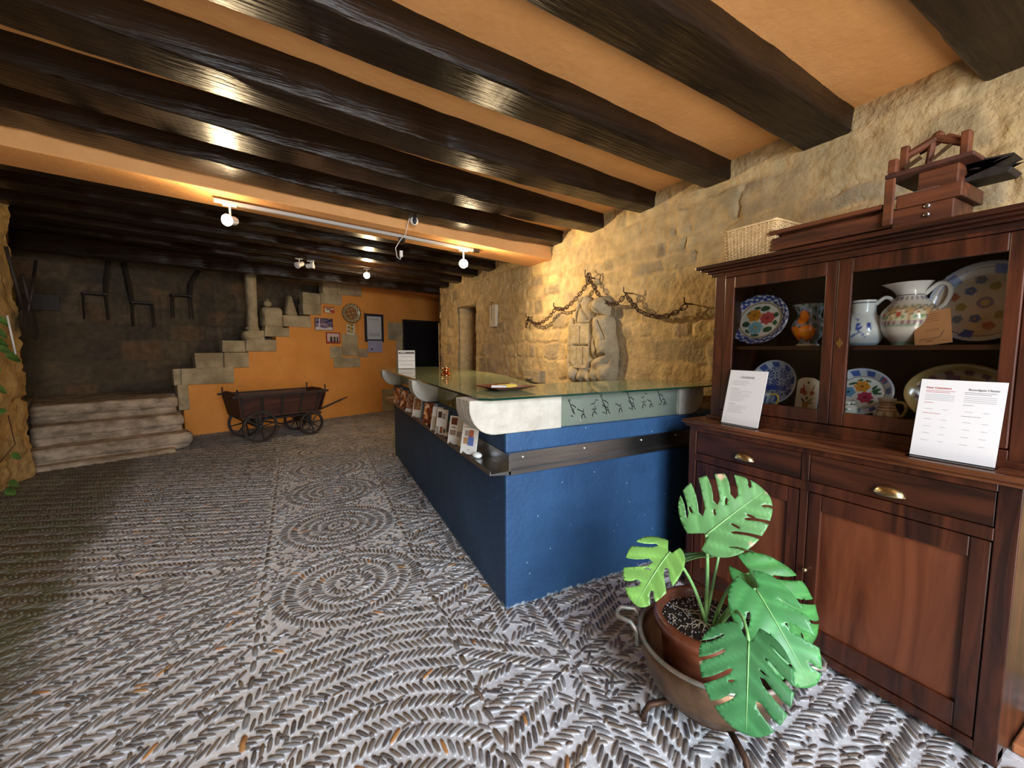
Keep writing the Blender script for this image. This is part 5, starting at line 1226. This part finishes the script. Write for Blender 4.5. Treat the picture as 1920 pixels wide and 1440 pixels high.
# ================================================================== HANDCART
t = thing('wooden_handcart', 'old four-wheeled red-brown wooden handcart in front of the orange wall', 'handcart', (-.424, 7.44, 0), math.atan2(.37, .929))
WD = .66
def side(y, name='side_board'):
    sg = 1 if y > .3 else -1
    m = M(); m.prism([(-.26, .735), (1.01, .735), (.91, .41), (-.22, .41)], lambda a, b, d: (a, y + d + sg * (b - .41) * .22, b), -.011, .011); o = obj(name, m, K['wcart'], t)
    q = M()
    for s_ in (-.22, .06, .34, .62, .88): q.prism([(s_ - .02, .39), (s_ + .02, .39), (s_ + .02 + (s_ - .34) * .08, .735), (s_ - .02 + (s_ - .34) * .08, .735)], lambda a, b, d: (a, y + d + sg * (b - .41) * .22, b), -.022 if sg < 0 else .011, -.011 if sg < 0 else .022)
    q.box(-.36, 1.08, y + sg * .085 - .014, y + sg * .085 + .014, .725, .757); obj('side_rail_and_battens', q, K['wblack'], t)
side(.06); side(WD - .06)
for s_, lean, h in ((-.24, -.05, .80), (.96, .06, .78)):
    m = M(); m.prism([(.03, .41), (WD - .03, .41), (WD + .06, .74), (WD * .75, h), (WD * .25, h), (-.06, .74)], lambda a, b, d: (s_ + d + lean * (b - .41) / .33, a, b), -.011, .011); obj('end_board', m, K['wcart'], t)
    q = M()
    for y_ in (-.02, WD + .02): q.tube([(s_ + lean, y_, .70), (s_ + lean * 1.1, y_, .835)], [.016, .010], 6); q.ball((s_ + lean * 1.1, y_, .835), .016, 8, 6)
    obj('post', q, K['wblack'], t)
m = M(); m.box(-.22, .92, .04, WD - .04, .39, .412); obj('floor_board', m, K['wcart'], t)
def wheel(x, y, r):
    m = M(); n = 28
    prof_ = [(r, -.018), (r, .018), (r - .035, .018), (r - .035, -.018), (r, -.018)]
    T = Matrix.Translation((x, y, r + .002)) @ Matrix.Rotation(PI / 2, 4, 'X')
    m.lathe(prof_, n, T=T); m.lathe([(.0001, -.05), (.032, -.045), (.036, 0), (.032, .045), (.0001, .05)], 14, T=T)
    for k in range(8):
        a = 2 * PI * k / 8 + .2; m.tube([(x + .02 * math.cos(a), y, r + .02 * math.sin(a)), (x + (r - .02) * math.cos(a), y, r + (r - .02) * math.sin(a))], [.014, .009], 6)
    obj('wheel', m, K['wblack'], t)
wheel(0, 0, .25); wheel(0, WD, .25); wheel(.79, .02, .20); wheel(.79, WD - .02, .20)
m = M(); m.tube([(0, -.03, .25), (0, WD + .03, .25)], .016, 8); m.tube([(.79, 0, .20), (.79, WD, .20)], .016, 8); m.box(-.04, .04, .06, WD - .06, .25, .39); m.box(.75, .83, .10, WD - .10, .20, .36); m.box(-.1, .85, .30, .36, .30, .35); m.box(-.05, .85, .10, .13, .335, .36); m.box(-.05, .85, WD - .13, WD - .10, .335, .36)
m.tube([(.1, .33, .30), (.45, .33, .20), (.8, .33, .22)], .014, 6); obj('undercarriage', m, K['wblack'], t)
m = M(); m.tube([(.80, .33, .28), (1.0, .33, .345), (1.50, .33, .515)], .018, 8); m.box(.85, 1.06, .22, .44, .31, .35)
m.tube([(1.55 + .055 * math.cos(a), .33 + .035 * math.sin(a), .53 + .018 * math.cos(a)) for a in [2 * PI * k / 16 for k in range(16)]], .007, 6, closed=True); obj('pull_handle', m, K['wblack'], t)
# ================================================================== LEFT WALL: tools and creeper
def tool(lab, pts_, blade, grp='garden tools on the left wall'):
    t = thing('long_handled_tool', lab, 'garden tool', (-2.55, pts_[-1][0], pts_[-1][1]), 0, grp)
    m = M(); m.tube([(0, a - pts_[-1][0], b - pts_[-1][1]) for a, b in pts_], .017, 8); obj('handle', m, K['wblack'], t, smooth=True)
    m = M(); m.prism(blade, lambda a, b, d: (d + .02 * abs(a) * 5, a, b), -.006, .006); obj('blade', m, K['wblack'], t)
tool('long-handled tool at the left of the three hung on the left wall', [(6.40, 2.52), (6.52, 2.15), (6.62, 1.84)], [(-.06, .04), (.06, .04), (.08, -.12), (.0, -.2), (-.10, -.14)])
tool('short-handled tool in the middle of the three hung on the left wall', [(6.66, 2.28), (6.72, 2.05), (6.78, 1.85)], [(-.08, .03), (.05, .03), (.09, -.2), (.03, -.30), (-.07, -.22)])
tool('long-handled tool at the right of the three, crossing the middle one', [(6.98, 2.48), (6.85, 2.15), (6.70, 1.86)], [(-.07, .0), (.06, .02), (.13, -.22), (.05, -.30), (-.03, -.2)])
tag(obj('wall_niche', (lambda q: q.box(-.04, .0, -.14, .14, 0, .24))(M()), K['wblack'], loc=BW(-1.5, 2.05, -1.10)), 'dark square opening on the stairwell wall beside the tools', 'niche').rotation_euler = (0, 0, BROT + PI / 2)
def simple_leaf(m, base, d, n, L_, W_, k=7):
    d = Vector(d).normalized(); n = Vector(n).normalized(); x = d.cross(n).normalized(); n = x.cross(d)
    v = []; 
    for i in range(k + 1):
        s = i / k; wv = W_ * math.sin(PI * min(1, s * 1.02) ** .8) ** .9 if 0 < i < k else 0.0008
        c = Vector(base) + d * L_ * s - n * .25 * L_ * s * s
        v += [tuple(c - x * wv + n * wv * .3), tuple(c), tuple(c + x * wv + n * wv * .3)]
    f = []
    for i in range(k): a = i * 3; f += [(a, a + 1, a + 4, a + 3), (a + 1, a + 2, a + 5, a + 4)]
    m.add(v, f)
t = thing('climbing_plant', 'green-leaved creeper on the left wall at the photo edge', 'plant', (-2.45, 5.85, 0))
gl = mat('creeper green', (.05, .13, .025), (.11, .24, .05), .4, scale=(8, 8, 8))
stem = M(); stem.tube([(-.12, 0, 0), (-.08, .05, .6), (-.10, .02, 1.2), (-.05, .08, 1.75)], .012, 6); stem.tube([(-.10, .0, .3), (.0, .12, .5), (-.02, .1, .8)], .004, 6); obj('stem', stem, K['wcart'], t, smooth=True)
leafy_m = M()
for (y_, z_, dy, dz, l_) in ((.02, 1.74, .6, -.2, .16), (-.05, 1.62, .8, -.3, .15), (.02, 1.52, .9, -.1, .17), (-.06, 1.44, .9, .1, .15), (.10, 1.38, .9, -.1, .19), (-.10, 1.55, -.5, .3, .15), (-.08, 1.08, .8, -.3, .13), (-.10, .42, .8, -.2, .13), (-.12, .06, .9, .1, .14), (-.1, .15, .9, -.2, .14), (-.15, 1.3, -.4, -.4, .14), (-.12, .9, -.6, -.2, .13)):
    simple_leaf(leafy_m, (.0 + R.uniform(-.04, .05), y_, z_), (.35, dy, dz), (.8, -.6, .5), l_, l_ * .32)
lf = obj('leaves', leafy_m, gl, t); sd_ = lf.modifiers.new('th', 'SOLIDIFY'); sd_.thickness = .001
tag(obj('white_cane', (lambda q: q.tube([(0, 0, .0), (-.02, -.03, .38)], .008, 8))(M()), K['white'], loc=(-2.38, 5.96, 1.40), smooth=True), 'thin white cane among the creeper leaves', 'cane')
tag(obj('clay_tile', (lambda q: q.box(-.12, .12, -.09, .07, 0, .035))(M()), mat('orange clay', (.30, .10, .035), (.40, .15, .055), .8, scale=(12, 12, 12)), loc=(2.36, .285, .003), bev=.006), 'orange clay tile on the floor beside the cabinet foot, bottom right corner', 'tile')
# ================================================================== MONSTERA, POT AND CAULDRON
t = thing('iron_trivet', 'low iron trivet with curved legs under the copper cauldron', 'trivet', (1.421, .981, 0))
m = M(); m.tube([((.15) * math.cos(a), .15 * math.sin(a), .078) for a in [2 * PI * k / 32 for k in range(32)]], .009, 8, closed=True)
for a in (math.radians(243), math.radians(160), math.radians(20)):
    m.tube([(.15 * math.cos(a), .15 * math.sin(a), .078), (.25 * math.cos(a), .25 * math.sin(a), .070), (.275 * math.cos(a), .275 * math.sin(a), .035), (.27 * math.cos(a), .27 * math.sin(a), .002)], [.012, .012, .010, .010], 8)
obj('ring_and_legs', m, K['iron'], t, smooth=True)
t = thing('copper_cauldron', 'large worn copper cauldron holding the plant pot', 'cauldron', (1.421, .981, .087))
m = M(); m.lathe([(.0001, .0), (.10, .002), (.165, .012), (.215, .045), (.245, .10), (.260, .16), (.268, .225), (.264, .225), (.255, .16), (.238, .10), (.208, .05), (.16, .02), (.0001, .008)], 64)
obj('bowl', m, K['oldcopper'], t, smooth=True)
m = M(); m.tube([(.268 * math.cos(a), .268 * math.sin(a), .228) for a in [2 * PI * k / 48 for k in range(48)]], .0085, 8, closed=True); obj('rim', m, K['rimcopper'], t, smooth=True)
ha = math.radians(128)
for ha in (math.radians(128), math.radians(-52)):
    def hp(r, tn, z): return (r * math.cos(ha) - tn * math.sin(ha), r * math.sin(ha) + tn * math.cos(ha), z)
    m = M(); m.tube([hp(.272, -.06, .16), hp(.275, -.055, .215), hp(.30, -.05, .245), hp(.355, -.035, .245), hp(.365, 0, .243), hp(.355, .035, .245), hp(.30, .05, .245), hp(.275, .055, .215), hp(.272, .06, .16)], .009, 8)
    obj('handle', m, K['rimcopper'], t, smooth=True)
t = thing('terracotta_pot', 'round glazed terracotta pot inside the copper cauldron', 'plant pot', (1.403, .981, .100))
m = M(); m.lathe([(.0001, 0), (.135, 0), (.150, .02), (.172, .20), (.178, .262), (.182, .265), (.183, .272), (.200, .274), (.204, .30), (.200, .322), (.185, .324), (.178, .315), (.168, .27), (.0001, .265)], 64); obj('pot_body', m, K['terra'], t, smooth=True)
m = M(); m.lathe([(.0001, .290), (.05, .292), (.10, .285), (.15, .287), (.176, .284), (.176, .27), (.0001, .27)], 40); obj('soil', m, K['soil'], t, smooth=True)
m = M(); q2 = M()
for i in range(34):
    a = R.uniform(0, 2 * PI); r = R.uniform(0, .15); x, y = r * math.cos(a) - .03, r * math.sin(a) + .0; b = R.uniform(0, PI); l_ = R.uniform(.01, .055)
    if math.hypot(x, y) > .16: continue
    m.tube([(x - l_ * math.cos(b), y - l_ * math.sin(b), .292), (x, y, .301), (x + l_ * math.cos(b + .3), y + l_ * math.sin(b + .3), .293)], .0014, 4)
st = obj('dry_straw', m, K['straw'], t); st['kind'] = 'stuff'
for i in range(330):
    a = R.uniform(0, 2 * PI); r = .17 * math.sqrt(R.random()); x, y = r * math.cos(a), r * math.sin(a); q2.ball((x, y, .291), R.uniform(.0015, .0035), 5, 3)
pl_ = obj('perlite_grains', q2, mat('perlite', (.62, .62, .66), rough=.9), t); pl_['kind'] = 'stuff'
PLANT = thing('monstera_plant', 'green split-leaved plant growing in the terracotta pot', 'plant', (1.403, .981, .385))
PO = Vector((1.403, .981, .385))
def inside(px_, py_, poly):
    n = len(poly); r = np.zeros(px_.shape, bool)
    for i in range(n):
        x0, y0 = poly[i]; x1, y1 = poly[(i + 1) % n]
        c = ((y0 > py_) != (y1 > py_)) & (px_ < (x1 - x0) * (py_ - y0) / (y1 - y0 + 1e-12) + x0); r ^= c
    return r
def monstera(base, tip, nrm, wf, slots, holes, arch=.06, fold=.12, seed=1, col=(.055, .21, .055), twist=0.0, label=None, burn=()):
    base, tip = Vector(base), Vector(tip); Y = tip - base; L_ = Y.length / 1.0; Y.normalize(); N_ = Vector(nrm); X = Y.cross(N_).normalized(); N_ = X.cross(Y).normalized()
    if not isinstance(wf, tuple): wf = (wf, wf)
    def half(sl, wfac):
        def out(ph): return (.50 * abs(math.sin(ph)) ** .92 * (1 - .16 * math.cos(ph)) * wfac, .40 + .60 * math.cos(ph))
        P = []; ph = 0.0; pe = .94 * PI; sl = sorted(sl)
        while ph < pe:
            hit = [s for s in sl if s[0] - s[1] <= ph < s[0] + s[1]]
            if hit and ph > 0:
                s0, w_, dp_ = hit[0]; a = out(s0 - w_); b = out(s0 + w_); c = ((a[0] + b[0]) / 2, (a[1] + b[1]) / 2)
                # inner end, towards the midrib and back towards the base
                e = (c[0] * (1 - dp_), c[1] + (-.34 * dp_) * abs(math.sin(s0)) - .04 * dp_)
                dx, dy = a[0] - b[0], a[1] - b[1]; dl = math.hypot(dx, dy) + 1e-9; dx, dy = dx / dl, dy / dl
                wi = dl * .32
                wi = max(dl * .42, .014)
                for (g0, sgn_, seq) in ((a, 1, (.0, .06, .18, .42, .68, .88)), (b, -1, (.88, .68, .42, .18, .06, .0))):
                    for q_ in seq:
                        bul = .02 * math.sin(PI * q_) * (1 if q_ < .9 else 0); ex = (1 - q_) ** 2; 
                        cx_ = c[0] + (e[0] - c[0]) * q_; cy_ = c[1] + (e[1] - c[1]) * q_ + bul
                        hw = dl / 2 * ex + wi * (1 - ex) * (.55 + .45 * q_); rr_ = .012 * ex
                        P.append((cx_ + dx * hw * sgn_, cy_ + dy * hw * sgn_))
                    if sgn_ == 1: P.append((e[0] - wi * .35, e[1] - wi * .15))
                ph = s0 + w_ + .03
            else: P.append(out(ph)); ph += .055
        P.append(out(pe)); P.append((.035, -.02)); return P
    rp = half(slots[0], wf[0]); lp = half(slots[1], wf[1])
    poly = rp + [(0.0, 0.004)] + [(-x, y) for x, y in reversed(lp)][:-1]
    hl = [[(cx + a * math.cos(t_) * math.cos(an) - b * math.sin(t_) * math.sin(an), cy + a * math.cos(t_) * math.sin(an) + b * math.sin(t_) * math.cos(an)) for t_ in [2 * PI * k / 12 for k in range(12)]] for cx, cy, a, b, an in holes]
    V2 = [Vector(p) for p in poly]; E2 = [(i, (i + 1) % len(poly)) for i in range(len(poly))]
    for h in hl:
        n0 = len(V2); V2 += [Vector(p) for p in h]; E2 += [(n0 + i, n0 + (i + 1) % 12) for i in range(12)]
    gx, gy = np.meshgrid(np.arange(-.7, .7, .042), np.arange(-.25, 1.02, .042)); gx = gx.ravel() + .003; gy = gy.ravel() + .002
    ok = inside(gx, gy, poly)
    for a, b in zip(gx[ok], gy[ok]): V2.append(Vector((a, b)))
    r = delaunay_2d_cdt(V2, E2, [], 0, 1e-5)
    vv = np.array([(p.x, p.y) for p in r[0]]); ff = [f for f in r[2]]
    cen = np.array([vv[list(f)].mean(0) for f in ff]); kp = inside(cen[:, 0], cen[:, 1], poly)
    for h in hl: kp &= ~inside(cen[:, 0], cen[:, 1], h)
    def surf(x, y):
        z = arch * 4 * y * (1 - y) + fold * abs(x) - .35 * fold * abs(x) * abs(x) * 4 + -.012 * abs(math.sin((y - abs(x) * .7) * 13)) ** 3 * min(1, abs(x) * 4) + twist * x * y
        return base + X * x * L_ + Y * y * L_ + N_ * z * L_ - PO
    m = M(); m.v = [tuple(surf(a, b)) for a, b in vv]; m.f = [tuple(f) for f, k_ in zip(ff, kp) if k_]
    nz = vnoise(vv[:, 0] * 5 + 3, vv[:, 1] * 5 + 3, seed, 3)
    cc = np.array(col)[None] * (0.75 + .5 * nz[:, None]); 
    vein = np.abs(np.sin((vv[:, 1] - np.abs(vv[:, 0]) * .7) * 13)) ** 14
    cc = cc * (1 + .40 * vein[:, None])
    for bx_, by_, br in burn:
        q = np.hypot(vv[:, 0] - bx_, vv[:, 1] - by_); cc[q < br] = (.50, .36, .24)
    o = obj('leaf', m, K['leaf'], PLANT, cols=cc, smooth=True)
    if label: o['label'] = label
    sd = o.modifiers.new('th', 'SOLIDIFY'); sd.thickness = .0011; sd.offset = 0
    q = M(); q.tube([surf(0, y) + N_ * .0012 for y in np.linspace(0, .97, 14)], [.0032 - .0026 * i / 13 for i in range(14)], 5)
    obj('midrib', q, K['stem'], o, smooth=True)
    return base
def petiole(p, mid, end, r0=.0075, r1=.0045):
    p, mid, end = Vector(p), Vector(mid), Vector(end); pts_ = []
    for k in range(13):
        s = k / 12; pts_.append((p * (1 - s) ** 2 + mid * 2 * s * (1 - s) + end * s * s) - PO)
    m = M(); m.tube(pts_, [r0 + (r1 - r0) * k / 12 for k in range(13)], 8); obj('petiole', m, K['stem'], PLANT, smooth=True)
CAMP = Vector((0, 0, 1.45))
def tocam(p, up=.0, side=(0, 0, 0)):
    d = (CAMP - Vector(p)).normalized(); return tuple(d + Vector((0, 0, up)) + Vector(side))
S8 = lambda d: [(.42, .045, d), (.80, .055, d * 1.0), (1.20, .055, d * .95), (1.62, .05, d * .9), (2.05, .05, d * .75)]
# tall leaf
monstera((1.31, .94, .78), (1.50, .85, .94), tocam((1.4, .9, .85), .15), (.84, 1.26), ([(.60, .045, .40), (1.02, .045, .62), (1.42, .045, .62), (1.85, .035, .35)], [(.42, .05, .42), (.82, .10, .66), (1.22, .085, .62), (1.60, .10, .66), (2.05, .06, .50)]),
         [(.15, .60, .055, .018, .45), (.13, .36, .06, .016, .35), (-.17, .50, .055, .014, 2.3), (-.22, .72, .055, .02, 2.2), (-.15, .28, .045, .013, 2.5), (-.36, .06, .05, .016, 2.8)], arch=.06, fold=.12, seed=3, col=(.100, .245, .085), burn=((-.60, .36, .045), (-.48, .70, .045), (.03, 1.0, .03), (.42, .35, .03)))
petiole((1.385, .985, .375), (1.375, .97, .60), (1.31, .94, .78), .008, .0055)
# light green leaf on the left
monstera((1.19, 1.0, .715), (1.015, .985, .575), tocam((1.1, 1.0, .65), .5, (-.1, 0, 0)), (1.0, .62), ([(.70, .11, .62), (1.25, .13, .72), (1.85, .10, .6)], [(.75, .10, .5), (1.35, .12, .66)]), [(.12, .45, .05, .012, .5)], arch=.10, fold=.10, seed=5, col=(.155, .33, .075))
petiole((1.385, .975, .375), (1.30, .98, .62), (1.19, 1.0, .715))
# back leaf, wings raised
monstera((1.40, .95, .672), (1.47, 1.10, .585), (-.25, -.35, 1), (1.75, 1.75), ([(.9, .12, .6), (1.55, .14, .7)], [(.8, .12, .6), (1.45, .14, .7), (2.05, .10, .5)]), [], arch=.05, fold=.42, seed=7, col=(.105, .27, .08))
petiole((1.405, 1.0, .375), (1.42, .985, .52), (1.40, .95, .672))
# drooping leaf at the right
monstera((1.43, .85, .645), (1.555, .69, .445), tocam((1.5, .78, .55), .35, (.25, .1, 0)), (.62, .80), ([(.6, .05, .5), (1.1, .06, .6), (1.6, .06, .5)], [(.6, .05, .55), (1.05, .06, .62), (1.55, .06, .6)]), [(.1, .5, .05, .012, .5)], arch=.12, fold=.10, seed=9, col=(.055, .205, .055))
petiole((1.395, .96, .375), (1.37, .90, .62), (1.43, .85, .645))
# middle right leaf
monstera((1.365, .785, .640), (1.355, .60, .430), tocam((1.36, .69, .55), .2, (.1, 0, 0)), (.84, .66), ([(.60, .08, .6), (1.1, .05, .66), (1.6, .06, .5)], [(.6, .05, .45), (1.15, .10, .68), (1.65, .05, .5)]), [(-.12, .5, .05, .013, 2.3)], arch=.08, fold=.12, seed=11, col=(.052, .215, .065))
petiole((1.40, .955, .375), (1.34, .84, .60), (1.365, .785, .640))
# front leaf
monstera((1.185, .695, .575), (1.075, .625, .385), tocam((1.13, .66, .48), .05), (1.12, .96), ([(.82, .055, .64), (1.22, .05, .66), (1.60, .04, .55), (1.95, .035, .5)], [(.80, .09, .66), (1.22, .07, .68), (1.62, .05, .62), (2.02, .035, .5)]), [(.18, .50, .04, .012, .4), (-.16, .30, .04, .010, 2.6)], arch=.09, fold=.08, seed=13, col=(.040, .155, .055), burn=((.50, .72, .04), (.56, .42, .035), (-.44, .72, .035)))
petiole((1.405, .945, .375), (1.30, .80, .66), (1.185, .695, .575))
